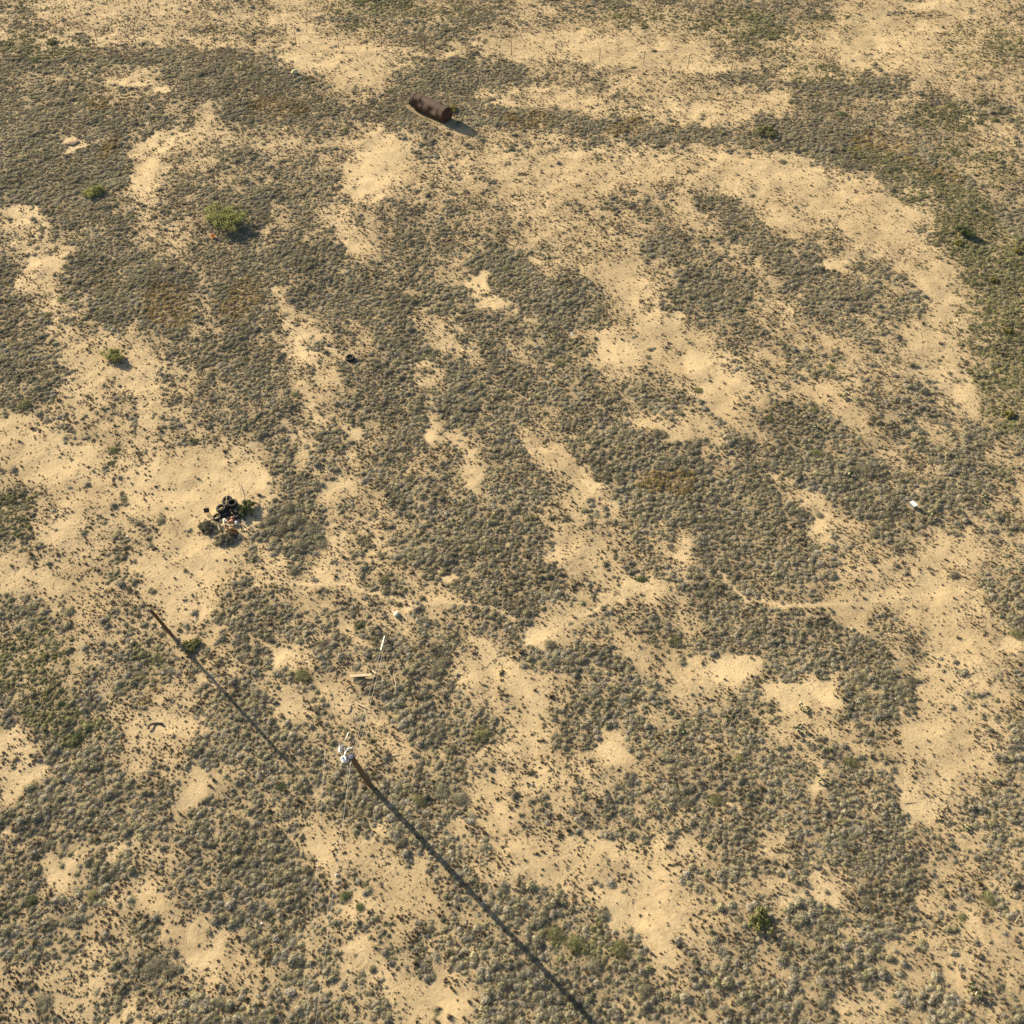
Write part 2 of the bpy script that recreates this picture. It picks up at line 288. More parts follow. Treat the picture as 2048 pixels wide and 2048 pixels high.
M = dict(
 soil=ground_mat(),
 grey=leafy('grey_scrub_leaves', (.285, .262, .178), (.21, .19, .13), rand=.2),
 greyi=leafy('grey_scrub_foliage', (.31, .285, .19), None, attr='tint', rand=.3),
 darki=leafy('dry_tuft_stems', (.26, .215, .135), None, attr='tint', rand=.4, tr=.3),
 greeni=leafy('olive_scrub_foliage', (.245, .235, .125), None, attr='tint', rand=.3),
 tani=leafy('tan_scrub_foliage', (.32, .26, .13), None, attr='tint', rand=.3),
 green=leafy('olive_shrub_leaves', (.24, .235, .11), (.17, .165, .08), rand=.2),
 mesq=leafy('bright_green_leaves', (.36, .36, .14), (.24, .25, .10), rand=.1),
 dgreen=leafy('deep_green_leaves', (.15, .175, .075), (.10, .12, .055), rand=.15),
 mesq2=leafy('dull_green_leaves', (.30, .30, .12), (.20, .21, .09), rand=.1),
 drybush=leafy('dry_brown_leaves', (.26, .18, .10), (.18, .12, .07), rand=.1),
 yellow=leafy('yellow_flowering_leaves', (.33, .29, .085), (.20, .19, .07), rand=.15),
 twig=mat('twig_bark', (.16, .125, .085), .9),
 rust=mat('rusted_steel', (.095, .058, .042), .8, .1, noise=(.055, .034, .026), bump=.35, scale=2.2),
 rustend=mat('rusted_end_plate', (.105, .05, .032), .85, .1, noise=(.06, .032, .024), bump=.3, scale=3),
 rusti=mat('dark_tank_opening', (.03, .02, .016), .9),  # near-black brown meant for the tank opening
 tyre=mat('weathered_rubber', (.035, .033, .03), .8, noise=(.022, .021, .02), scale=9),
 tyrerim=mat('dusty_sidewall', (.10, .092, .08), .8, noise=(.06, .056, .05), scale=9),
 pole=mat('weathered_pole_wood', (.135, .082, .045), .85, noise=(.085, .055, .034), bump=.4, scale=5),
 pole2=mat('tarred_pole_wood', (.13, .092, .055), .85, noise=(.085, .06, .04), bump=.4, scale=5),
 galv=mat('galvanised_steel', (.42, .44, .46), .4, .7, noise=(.33, .35, .37), scale=6),
 whitep=mat('white_enamel', (.82, .82, .80), .35, 0, noise=(.70, .70, .68), scale=7),
 porc=mat('white_porcelain', (.85, .85, .83), .25),
 blue=mat('blue_grey_body', (.23, .33, .52), .4, .1),  # even blue-grey tone for the transformer body
 wire=mat('bare_wire', (.55, .53, .48), .35, .6),
 rwire=mat('rusty_wire', (.10, .055, .035), .8, .2),
 guard=mat('pale_plastic_guard', (.80, .76, .62), .5),
 post=mat('rusty_t_post', (.075, .06, .05), .8, .2),
 plank=mat('bleached_board', (.60, .50, .34), .85, noise=(.42, .34, .22), scale=7),
 deadw=mat('bleached_dead_wood', (.50, .42, .30), .9, noise=(.34, .28, .20), scale=7),
 brownw=mat('brown_board', (.30, .16, .09), .85, noise=(.2, .11, .06), scale=7),
 pink=mat('sun_faded_cloth', (.52, .27, .17), .9, noise=(.40, .19, .12), scale=6),
 pear=mat('prickly_pear_skin', (.22, .24, .11), .7, noise=(.15, .17, .08), scale=9, rand=.15),
 pearold=mat('dry_pear_pad', (.42, .38, .24), .85, noise=(.3, .25, .15), scale=9),
 rock=mat('pale_yellow_rock', (.70, .62, .34), .9, noise=(.55, .47, .26), bump=.5, scale=4),
 rockw=mat('pale_limestone', (.72, .66, .50), .9, noise=(.55, .50, .38), bump=.5, scale=4),
 orange=mat('orange_plastic', (.75, .28, .03), .45),
 red=mat('red_plastic', (.45, .07, .05), .5),
 steelgrey=mat('weathered_grey_steel', (.20, .19, .18), .6, .3),
 dark=mat('dark_painted_board', (.05, .042, .045), .7),
)

# ------------------------------------------------------------------ object helpers
def link(name, mesh, m, parent=None):
    o = bpy.data.objects.new(name, mesh); COL.objects.link(o)
    if m is not None and not mesh.materials: mesh.materials.append(m)
    if parent is not None: o.parent = parent
    return o
def tag(o, label=None, cat=None, group=None, kind=None):
    if label: o['label'] = label
    if cat: o['category'] = cat
    if group: o['group'] = group
    if kind: o['kind'] = kind
    return o
def thing(name, loc, label, cat, group=None, rz=0, rot=None):
    o = bpy.data.objects.new(name, None); COL.objects.link(o); o.empty_display_size = .2
    o.location = loc; o.rotation_euler = rot if rot else (0, 0, rz)
    return tag(o, label, cat, group)
def frombm(name, bm, m, parent=None, smooth=False, loc=None, rot=None):
    me = bpy.data.meshes.new(name); bm.normal_update(); bm.to_mesh(me); bm.free()
    if smooth: me.shade_smooth()
    o = link(name, me, m, parent)
    if loc is not None: o.location = loc
    if rot is not None: o.rotation_euler = rot
    return o
def tube(bm, pts, rads, seg=8, cap=True):
    """round bar through points, one radius each"""
    pts = [Vector(p) for p in pts]; rings = []
    if not hasattr(rads, '__len__'): rads = [rads] * len(pts)
    for i, p in enumerate(pts):
        d = (pts[min(i + 1, len(pts) - 1)] - pts[max(i - 1, 0)]).normalized()
        a = d.orthogonal().normalized() if i == 0 else (pa - d * pa.dot(d)).normalized()
        pa = a; b = d.cross(a)
        rings.append([bm.verts.new(p + (a * math.cos(2 * math.pi * k / seg) + b * math.sin(2 * math.pi * k / seg)) * rads[i]) for k in range(seg)])
    for r0, r1 in zip(rings[:-1], rings[1:]):
        for k in range(seg): bm.faces.new((r0[k], r0[(k + 1) % seg], r1[(k + 1) % seg], r1[k]))
    if cap: bm.faces.new(rings[0][::-1]); bm.faces.new(rings[-1])
    return bm
def lathe(bm, prof, seg=24, axis='Z', closed=False):
    rings = []
    for r, z in prof:
        ring = []
        for k in range(seg):
            a = 2 * math.pi * k / seg; c, s = r * math.cos(a), r * math.sin(a)
            ring.append(bm.verts.new((c, s, z) if axis == 'Z' else (z, c, s)))
        rings.append(ring)
    pr = list(zip(rings[:-1], rings[1:])) + ([(rings[-1], rings[0])] if closed else [])
    for r0, r1 in pr:
        for k in range(seg): bm.faces.new((r0[k], r0[(k + 1) % seg], r1[(k + 1) % seg], r1[k]))
    if not closed:
        if prof[0][0] > 1e-3: bm.faces.new(rings[0][::-1])
        if prof[-1][0] > 1e-3: bm.faces.new(rings[-1])
    bmesh.ops.remove_doubles(bm, verts=bm.verts, dist=1e-5)
    return bm
def box(bm, c, s, rot=None, bev=0):
    r = bmesh.ops.create_cube(bm, size=1); vs = r['verts']
    mx = Matrix.Translation(c) @ (Euler(rot).to_matrix().to_4x4() if rot else Matrix()) @ Matrix.Diagonal((*s, 1))
    bmesh.ops.transform(bm, matrix=mx, verts=vs)
    if bev:
        es = list({e for v in vs for e in v.link_edges}); bmesh.ops.bevel(bm, geom=es, offset=bev, segments=2, affect='EDGES')
    return bm
def copy_tree(o, parent=None):
    c = o.copy(); COL.objects.link(c); c.parent = parent
    for ch in list(o.children): copy_tree(ch, c)
    return c

# ------------------------------------------------------------------ ground
def axis_coords(lo, hi, step, far):
    a = list(np.arange(lo, hi + step * .5, step)); s = step; x = a[-1]
    while x < far: s *= 1.45; x += s; a.append(x)
    s = step; x = a[0]
    while x > -far: s *= 1.45; x -= s; a.insert(0, x)
    return np.array(a)
xs = axis_coords(-64, 64, .24, 4000); ys = axis_coords(8, 122, .24, 4000)
XX, YY = np.meshgrid(xs, ys); X = XX.ravel(); Y = YY.ravel()
Z = height(X, Y)
gf, gb, gu_, gv_ = field(X, Y)
me = bpy.data.meshes.new('ground'); nx, ny = len(xs), len(ys)
idx = np.arange(nx * ny).reshape(ny, nx)
F = np.stack([idx[:-1, :-1], idx[:-1, 1:], idx[1:, 1:], idx[1:, :-1]], -1).reshape(-1, 4)
me.vertices.add(nx * ny); me.vertices.foreach_set('co', np.stack([X, Y, Z], -1).ravel().astype(np.float32))
me.loops.add(F.size); me.loops.foreach_set('vertex_index', F.ravel().astype(np.int32))
me.polygons.add(len(F)); me.polygons.foreach_set('loop_start', (np.arange(len(F)) * 4).astype(np.int32)); me.polygons.foreach_set('loop_total', np.full(len(F), 4, np.int32))
me.update(calc_edges=True); me.shade_smooth()
a = me.attributes.new('litter', 'FLOAT', 'POINT'); a.data.foreach_set('value', np.clip(sstep(.22, .75, gf) * 1.0, 0, 1).astype(np.float32))
a = me.attributes.new('pale', 'FLOAT', 'POINT'); a.data.foreach_set('value', np.clip(gb * .75 - .1, 0, .6).astype(np.float32))
ground = tag(link('ground', me, M['soil']), kind='structure')

# ------------------------------------------------------------------ plant meshes (unit radius, growing from z = 0)
def clump_mesh(name, seed, core=True, n=170, leaf=.15, flat=.75, lobes=5, m=None):
    rg = random.Random(seed); V = []; Fc = []
    lb = [(Vector((math.cos(a) * d, math.sin(a) * d, 0)), r) for a, d, r in
          [(rg.uniform(0, 6.28), rg.uniform(.25, .55), rg.uniform(.38, .6)) for _ in range(lobes)]] + [(Vector((0, 0, 0)), .62)]
    def surf(th, ph):
        d = Vector((math.cos(th) * math.cos(ph), math.sin(th) * math.cos(ph), math.sin(ph))); best = 0
        for c, r in lb:
            bq = d.dot(c); disc = bq * bq - c.length_squared + r * r
            if disc > 0: best = max(best, bq + math.sqrt(disc))
        return d, max(best, .25)
    if core:
        na, nb = 12, 4; st = []
        for j in range(nb):
            ph = j / nb * 1.45; ring = []
            for i in range(na):
                th = 2 * math.pi * i / na; d, r = surf(th, ph); r *= .86 * rg.uniform(.86, 1.08); p = d * r; V.append((p.x, p.y, p.z * flat - .03)); ring.append(len(V) - 1)
            st.append(ring)
        V.append((0, 0, surf(0, 1.57)[1] * flat * .86)); top = len(V) - 1
        for r0, r1 in zip(st[:-1], st[1:]):
            for i in range(na): Fc.append((r0[i], r0[(i + 1) % na], r1[(i + 1) % na], r1[i]))
        for i in range(na): Fc.append((st[-1][i], st[-1][(i + 1) % na], top))
    for _ in range(n):
        th = rg.uniform(0, 6.283); ph = math.asin(rg.uniform(0.02, 1)); d, r = surf(th, ph); r *= rg.uniform(.8, 1.12)
        p = d * r; p.z *= flat
        g = (d + Vector((rg.gauss(0, .6), rg.gauss(0, .6), rg.gauss(.25, .5)))).normalized(); s = g.cross(Vector((rg.gauss(0, 1), rg.gauss(0, 1), rg.gauss(0, 1)))).normalized()
        l = leaf * rg.uniform(.6, 1.5); w = leaf * rg.uniform(.25, .5); k = len(V)
        V += [tuple(p - s * w), tuple(p + s * w), tuple(p + g * l)]; Fc.append((k, k + 1, k + 2))
    me = bpy.data.meshes.new(name); me.from_pydata([tuple(v) for v in V], [], Fc); me.update()
    if m: me.materials.append(m)
    return me
def tuft_mesh(name, seed, n=26, m=None):
    rg = random.Random(seed); V = []; Fc = []
    for _ in range(n):
        th = rg.uniform(0, 6.283); d = rg.uniform(.0, .55); tl = rg.uniform(.2, 1.0)
        b = Vector((math.cos(th) * d, math.sin(th) * d, -.05)); t = Vector((math.cos(th) * (d + tl * .55), math.sin(th) * (d + tl * .55), rg.uniform(.45, 1.1)))
        s = (t - b).cross(Vector((0, 0, 1)).lerp(Vector((rg.gauss(0, 1), rg.gauss(0, 1), 0)), .5)).normalized() * rg.uniform(.13, .26); k = len(V)
        V += [tuple(b - s), tuple(b + s), tuple(t)]; Fc.append((k, k + 1, k + 2))
    k = len(V); hs = [.45 * rg.uniform(.8, 1.2) for _ in range(6)]
    for i in range(6): V.append((hs[i] * math.cos(i * 1.047), hs[i] * math.sin(i * 1.047), -.03))
    V.append((0, 0, .55))
    for i in range(6): Fc.append((k + i, k + (i + 1) % 6, k + 6))
    me = bpy.data.meshes.new(name); me.from_pydata(V, [], Fc); me.update()
    if m: me.materials.append(m)
    return me

def scatter(name, label, cat, P, scale, hscale, tint, meshes):
    """one stuff object: points carrying size, turn and tint, geometry nodes put a plant mesh on each"""
    src = bpy.data.collections.new(name + '_sources')
    for i, sm in enumerate(meshes): src.objects.link(bpy.data.objects.new(name + '_plant', sm))
    n = len(P); me = bpy.data.meshes.new(name); me.vertices.add(n); me.vertices.foreach_set('co', P.astype(np.float32).ravel()); me.update()
    def at_(nm, ty, arr, key='value'):
        a = me.attributes.new(nm, ty, 'POINT'); a.data.foreach_set(key, arr.astype(np.float32).ravel())
    at_('sc', 'FLOAT_VECTOR', np.stack([scale, scale * RNG.uniform(.8, 1.2, n), hscale], -1), 'vector')
    at_('rt', 'FLOAT_VECTOR', np.stack([RNG.normal(0, .08, n), RNG.normal(0, .08, n), RNG.uniform(0, 6.283, n)], -1), 'vector')
    at_('tint', 'FLOAT', tint)
    ob = link(name, me, None)
    g = bpy.data.node_groups.new(name, 'GeometryNodeTree')
    g.interface.new_socket('Geometry', in_out='INPUT', socket_type='NodeSocketGeometry'); g.interface.new_socket('Geometry', in_out='OUTPUT', socket_type='NodeSocketGeometry')
    N = g.nodes; L = g.links; gi = N.new('NodeGroupInput'); go = N.new('NodeGroupOutput')
    ip = N.new('GeometryNodeInstanceOnPoints'); ci = N.new('GeometryNodeCollectionInfo'); ci.inputs['Collection'].default_value = src
    ci.inputs['Separate Children'].default_value = True; ci.inputs['Reset Children'].default_value = True
    ip.inputs['Pick Instance'].default_value = True
    def na(nm):
        x = N.new('GeometryNodeInputNamedAttribute'); x.data_type = 'FLOAT_VECTOR'; x.inputs['Name'].default_value = nm; return x.outputs['Attribute']
    ri = N.new('FunctionNodeRandomValue'); ri.data_type = 'INT'; ri.inputs[4].default_value = 0; ri.inputs[5].default_value = len(meshes) - 1
    mp = N.new('GeometryNodeMeshToPoints')
    L.new(gi.outputs[0], mp.inputs['Mesh']); L.new(mp.outputs[0], ip.inputs['Points']); L.new(ci.outputs[0], ip.inputs['Instance'])
    L.new(ri.outputs[2], ip.inputs['Instance Index'])
    er = N.new('FunctionNodeEulerToRotation'); L.new(na('rt'), er.inputs[0]); L.new(er.outputs[0], ip.inputs['Rotation'])
    L.new(na('sc'), ip.inputs['Scale']); L.new(ip.outputs[0], go.inputs[0])
    md = ob.modifiers.new('scatter', 'NODES'); md.node_group = g
    return tag(ob, label, cat, kind='stuff')

# places kept clear of scrub (things standing there): photo px centre, radius m
CLEAR = [(832,212,.95),(845,218,.95),(858,225,.95),(871,231,.95),(884,237,.95),(896,243,.8),(925,262,.9),(700,715,.5),(463,1006,.7),(445,1020,.7),(438,1036,.6),(455,1042,.8),(475,1050,.6),(1825,1010,.5),(1143,671,.3),(590,146,.4),(792,1230,.35),(428,475,.25),
         (313,1450,.6),(1237,170,.3),(343,1266,.3),(742,1570,.3),(700,1352,.3),(1612,1412,.4),(1600,1455,.4)]
CL = [(at(u, v), r) for u, v, r in CLEAR]
def sample(per_m2):
    n = int(per_m2 * 134 * 116); x = RNG.uniform(-67, 67, n); y = RNG.uniform(7, 123, n)
    u, v = to_px(x, y); k = (u > -110) & (u < 2158) & (v > -70) & (v < 2180); x = x[k]; y = y[k]
    for c, r in CL:
        k = (x - c.x) ** 2 + (y - c.y) ** 2 > r * r; x = x[k]; y = y[k]
    return x, y
def layer(per_m2, prob):
    x, y = sample(per_m2); f, bare, u, v = field(x, y)
    k = RNG.random(len(x)) < prob(f, bare, x, y); return x[k], y[k], f[k], bare[k], u[k], v[k]
def pts(x, y, dz=-.01): return np.stack([x, y, height(x, y) + dz], -1)

clG = [clump_mesh('scrub_clump', 100 + i, n=150, m=M['greyi']) for i in range(5)]
clO = [clump_mesh('olive_clump', 200 + i, n=150, m=M['greeni']) for i in range(4)]
clT = [clump_mesh('tan_clump', 300 + i, n=150, m=M['tani']) for i in range(3)]
tfD = [tuft_mesh('dry_tuft', 400 + i, m=M['darki']) for i in range(5)]
tfO = [tuft_mesh('green_tuft', 450 + i, m=M['greeni']) for i in range(4)]

# thick mats of merged clumps
def pm(f, b, x, y):
    return sstep(.43, .72, f + .22 * fbm(x * .55, y * .55, 9, 2) + .26 * fbm(x * 1.5, y * 1.5, 12, 2) + .30 * fbm(x * 3.2, y * 3.2, 13, 2)) * (1 - sstep(.55, .95, b))
x, y, f, b, u, v = layer(23, pm)
gr = blobs(GREENS, u, v) + .25 * fbm(x * .3, y * .3, 60, 2); tn = blobs(TANS, u, v) + .3 * fbm(x * .35, y * .35, 64, 2)
kind = np.where(gr > .45, 1, np.where(tn > .42, 2, 0)); far = 1 - sstep(40, 110, y)
big = sstep(.0, .5, fbm(x * .35, y * .35, 90, 2) + .2)
sc = (RNG.uniform(.085, .19, len(x)) * np.where(RNG.random(len(x)) < .22, 1.45, 1) * (1 + .35 * big)) * np.where(kind == 1, .9, 1)
hh = sc * RNG.uniform(.55, 1.05, len(x)) * (1 + .35 * fbm(x * 1.1, y * 1.1, 95, 2))
ti = np.clip(.5 + .55 * fbm(x * .5, y * .5, 71, 2) + RNG.normal(0, .14, len(x)), 0, 1)
P = pts(x, y)
for kk, nm, lb, ms in ((0, 'grey_scrub', 'low grey-green desert scrub merging into lumpy mats over the sand', clG), (1, 'olive_scrub', 'greener olive scrub filling the strip beyond the track and fence', clO),
                       (2, 'tan_scrub', 'brownish dry scrub patches mixed among the grey mats', clT)):
    k = kind == kk; scatter(nm, lb, 'scrub', P[k], sc[k], hh[k], ti[k], ms); print(nm, k.sum())
# separate round clumps between the mats and the sand
def pc(f, b, x, y):
    return np.clip(sstep(.22, .62, f + .22 * fbm(x * .8, y * .8, 14, 2)), .02, 1) * (.32 + .5 * sstep(.0, .5, fbm(x * .25, y * .25, 15, 2) + .25)) * (1 - .95 * sstep(.5, 1., b))
x, y, f, b, u, v = layer(11.0, pc)
gr = blobs(GREENS, u, v) + .25 * fbm(x * .3, y * .3, 60, 2)
sc = RNG.gamma(3.2, .021, len(x)) + .035; P = pts(x, y)
for kk, nm, lb, ms in ((0, 'grey_clumps', 'scattered small grey clumps of dry brush standing apart on sand', clG), (1, 'olive_clumps', 'scattered small olive clumps of brush along the greener ground', clO)):
    k = (gr > .45) == bool(kk); scatter(nm, lb, 'brush', P[k], sc[k], sc[k] * RNG.uniform(.55, 1.0, k.sum()), np.clip(RNG.normal(.35, .2, k.sum()), 0, 1), ms); print(nm, k.sum())
# tiny dry tufts
def pt(f, b, x, y):
    return np.clip(.16 + .95 * sstep(.05, .5, f + .18 * fbm(x * .6, y * .6, 24, 2)), 0, 1) * np.clip(.55 + .75 * fbm(x * 1.1, y * 1.1, 25, 2), .22, 1) * (1 - .5 * np.clip(b, 0, 1))
x, y, f, b, u, v = layer(90, pt)
gr = blobs(GREENS, u, v) + .25 * fbm(x * .3, y * .3, 60, 2)
sc = RNG.gamma(1.7, .0175, len(x)) + .014; P = pts(x, y, 0)
for kk, nm, lb, ms in ((0, 'dry_tufts', 'countless tiny dry grass tufts dotting the bare sand', tfD), (1, 'green_tufts', 'countless small green grass tufts beyond the wire fence', tfO)):
    k = (gr > .5) == bool(kk); scatter(nm, lb, 'grass tufts', P[k], sc[k], sc[k] * RNG.uniform(.6, 1.25, k.sum()), RNG.random(k.sum()), ms); print(nm, k.sum())
# litter: pale stones and chips
stn = []
for i in range(3):
    bm = bmesh.new(); bmesh.ops.create_icosphere(bm, subdivisions=1, radius=1)
    for w in bm.verts: w.co *= random.uniform(.7, 1.2); w.co.z *= .5
    q = bpy.data.meshes.new('pebble'); bm.to_mesh(q); bm.free(); q.materials.append(M['rockw']); stn.append(q)
x, y, f, b, u, v = layer(.5, lambda f, b, x, y: .35 + 0 * f)
xc = RNG.normal(at(165, 822).x, 2.2, 130); yc = RNG.normal(at(165, 822).y, 1.3, 130); x = np.r_[x, xc]; y = np.r_[y, yc]
scatter('pebbles', 'loose pale stones and chips scattered thinly over the sand', 'stones', pts(x, y), RNG.uniform(.012, .05, len(x)), RNG.uniform(.012, .04, len(x)), RNG.random(len(x)), stn)

# ------------------------------------------------------------------ landmarks for wording
MARKS = [((818,208),'the rusty tank'),((452,1015),'the tyre pile'),((343,1265),'the bare leaning post'),((742,1570),'the transformer pole'),((1825,1010),'the white box'),((700,715),'the lone tyre'),
 ((438,440),'the bright green mesquite'),((958,566),'the square clearing'),((1665,537),'the round sand clearing'),((1590,1385),'the cactus clearing'),((740,325),'the big pale sand patch'),
 ((1700,1205),'the footpath'),((1990,620),'the green strip at right'),((1100,112),'the wire fence'),((876,1312),'the round grey thicket'),((590,1048),'the thick grey mat'),((1440,1335),'the angular sand patch'),
 ((1523,1838),'the lower green bush'),((60,350),'the top-left scrub'),((100,1650),'the bottom-left scrub'),((1780,1770),'the bottom-right scrub'),((1250,1720),'the lower sandy basin'),
 ((960,1285),'the diagonal sand strip'),((1310,905),'the central grey mat'),((230,715),'the lone green bush'),((1143,671),'the white scrap')]
def where(u, v):
    s = sorted(MARKS, key=lambda m: (m[0][0] - u) ** 2 + (m[0][1] - v) ** 2); (mu, mv), nm = s[0]
    d = math.hypot(mu - u, mv - v); du, dv = u - mu, v - mv
    ver = 'above' if dv < 0 else 'below'; hor = 'left' if du < 0 else 'right'
    if abs(du) < .4 * abs(dv): dr = ver
    elif abs(dv) < .4 * abs(du): dr = hor + ' of'
    else: dr = ver + ' and ' + hor + ' of'
    q = 'close ' if d < 70 else ('' if d < 150 else 'well ')
    return q + dr + ' ' + nm

# ------------------------------------------------------------------ individual shrubs
def shrub_parts(kind, seed):
    """a rounded shrub: foliage crown plus bare stems"""
    mt = {'grey': M['grey'], 'green': M['green'], 'mesq': M['mesq'], 'dark': M['dgreen'], 'yellow': M['yellow']}[kind]
    fo = clump_mesh('foliage', seed, n=1500, leaf=.065, lobes=8, m=mt)
    bm = bmesh.new(); rg = random.Random(seed)
    for _ in range(7):
        a = rg.uniform(0, 6.28); l = rg.uniform(.5, .95)
        tube(bm, [(0, 0, -.05), (math.cos(a) * l * .4, math.sin(a) * l * .4, l * .38), (math.cos(a + .3) * l * .85, math.sin(a + .3) * l * .85, l * .62)], [.035, .022, .008], 5)
    st = bpy.data.meshes.new('stems'); bm.to_mesh(st); bm.free(); st.materials.append(M['twig'])
    return fo, st
PROTO = {}
def add_shrub(name, u, v, r, kind, label, cat, group=None, hk=.8, seed=None):
    seed = seed if seed is not None else random.randint(0, 5)
    if (kind, seed) not in PROTO: PROTO[(kind, seed)] = shrub_parts(kind, 900 + seed * 13 + len(kind))
    fo, st = PROTO[(kind, seed)]
    t = thing(name, gp(u, v, -.02), label, cat, group, random.uniform(0, 6.28)); t.scale = (r, r * random.uniform(.8, 1.15), r * hk)
    link('foliage', fo, None, t); link('stems', st, None, t); return t
def loose_bush(name, u, v, r, h, kind, label, cat, nl=7, seed=1):
    """open bush: several limbs, each ending in its own leafy mass with gaps between"""
    h = h * .55; rg = random.Random(seed); mt = {'mesq': M['mesq'], 'dark': M['dgreen'], 'green': M['green'], 'yellow': M['yellow'], 'dry': M['drybush'], 'green2': M['mesq2'], 'greyb': M['grey']}[kind]
    t = thing(name, gp(u, v, -.02), label, cat); bm = bmesh.new(); V = []; Fc = []
    for i in range(nl):
        a = 6.283 * i / nl + rg.uniform(-.35, .35); l = r * rg.uniform(.35, .9) if i else .05; z = h * rg.uniform(.55, .95)
        tip = Vector((math.cos(a) * l, math.sin(a) * l, z))
        tube(bm, [(0, 0, -.05), tip * .45 + Vector((0, 0, h * .05)), tip], [.045 * r, .03 * r, .01], 6)
        for _ in range(4):
            q = tip + Vector((rg.gauss(0, .25 * r), rg.gauss(0, .25 * r), rg.gauss(0, .12 * h)))
            tube(bm, [tip * .6, q], [.012, .004], 4)
            for _k in range(95):
                p = q + Vector((rg.gauss(0, .13 * r), rg.gauss(0, .13 * r), rg.gauss(0, .11 * h))); p.z = max(p.z, .03)
                g = Vector((rg.gauss(0, 1), rg.gauss(0, 1), rg.gauss(.5, 1))).normalized(); s = g.orthogonal().normalized(); ll = rg.uniform(.06, .13) * (.6 + .35 * r); w = ll * .4
                k = len(V); V += [tuple(p - s * w), tuple(p + s * w), tuple(p + g * ll)]; Fc.append((k, k + 1, k + 2))
    frombm('branches', bm, M['twig'], t)
    me = bpy.data.meshes.new('foliage'); me.from_pydata(V, [], Fc); me.update(); link('foliage', me, mt, t)
    return t
loose_bush('mesquite_bush', 455, 446, 1.45, 1.3, 'mesq', 'large bright yellow-green mesquite bush with an orange bucket at its lower left', 'bush', 9, 3)
loose_bush('green_bush', 232, 718, .8, .8, 'mesq', 'round green bush standing alone on sand, left of the image centre', 'bush', 6, 5)
loose_bush('green_bush', 191, 388, .8, .7, 'mesq', 'loose green bush at the edge of the dense scrub at upper left', 'bush', 6, 6)
loose_bush('green_bush', 1523, 1842, .5, .5, 'green2', 'small bright green bush near the bottom, right of the sandy basin', 'bush', 7, 7)
loose_bush('green_bush', 493, 1018, .52, .5, 'dark', 'dark green leafy bush growing against the right side of the tyre pile', 'bush', 7, 8)
loose_bush('green_bush', 1534, 266, .8, .7, 'green', 'green bush above the right end of the brown scrub band', 'bush', 6, 9)
loose_bush('green_bush', 1925, 468, .7, .8, 'dark', 'dark green bush with a long shadow at the edge of the right green strip', 'bush', 6, 10)
loose_bush('green_bush', 384, 1290, .45, .35, 'green', 'olive green bush crossed by the shadow of the bare post', 'bush', 6, 11)
loose_bush('yellow_bush', 905, 219, .38, .4, 'yellow', 'small yellow-green plant at the right end of the rusty tank', 'plant', 5, 12)
for i, (u, v) in enumerate([(1988, 562), (2018, 664), (1915, 488), (2034, 505), (2020, 830)]):
    loose_bush('yellow_bush', u, v, .32, .30, 'yellow', ['yellow flowering bush at the top of the right green strip', 'yellow flowering bush lower in the right green strip', 'yellowish bush below the dark green bush at right',
        'yellow-green bush at the right image edge', 'ochre bush at the lower end of the right green strip'][i], 'bush', 5, 20 + i)
loose_bush('dry_bush', 466, 1066, .30, .35, 'dry', 'rust-brown dry bush at the bottom edge of the rubbish heap', 'bush', 6, 31)
loose_bush('grey_bush', 452, 1078, .5, .4, 'greyb', 'grey twiggy bush just below the rubbish heap', 'bush', 6, 32)
loose_bush('grey_bush', 412, 1054, .42, .4, 'greyb', 'grey bush at the left end of the rubbish heap', 'bush', 8, 33)
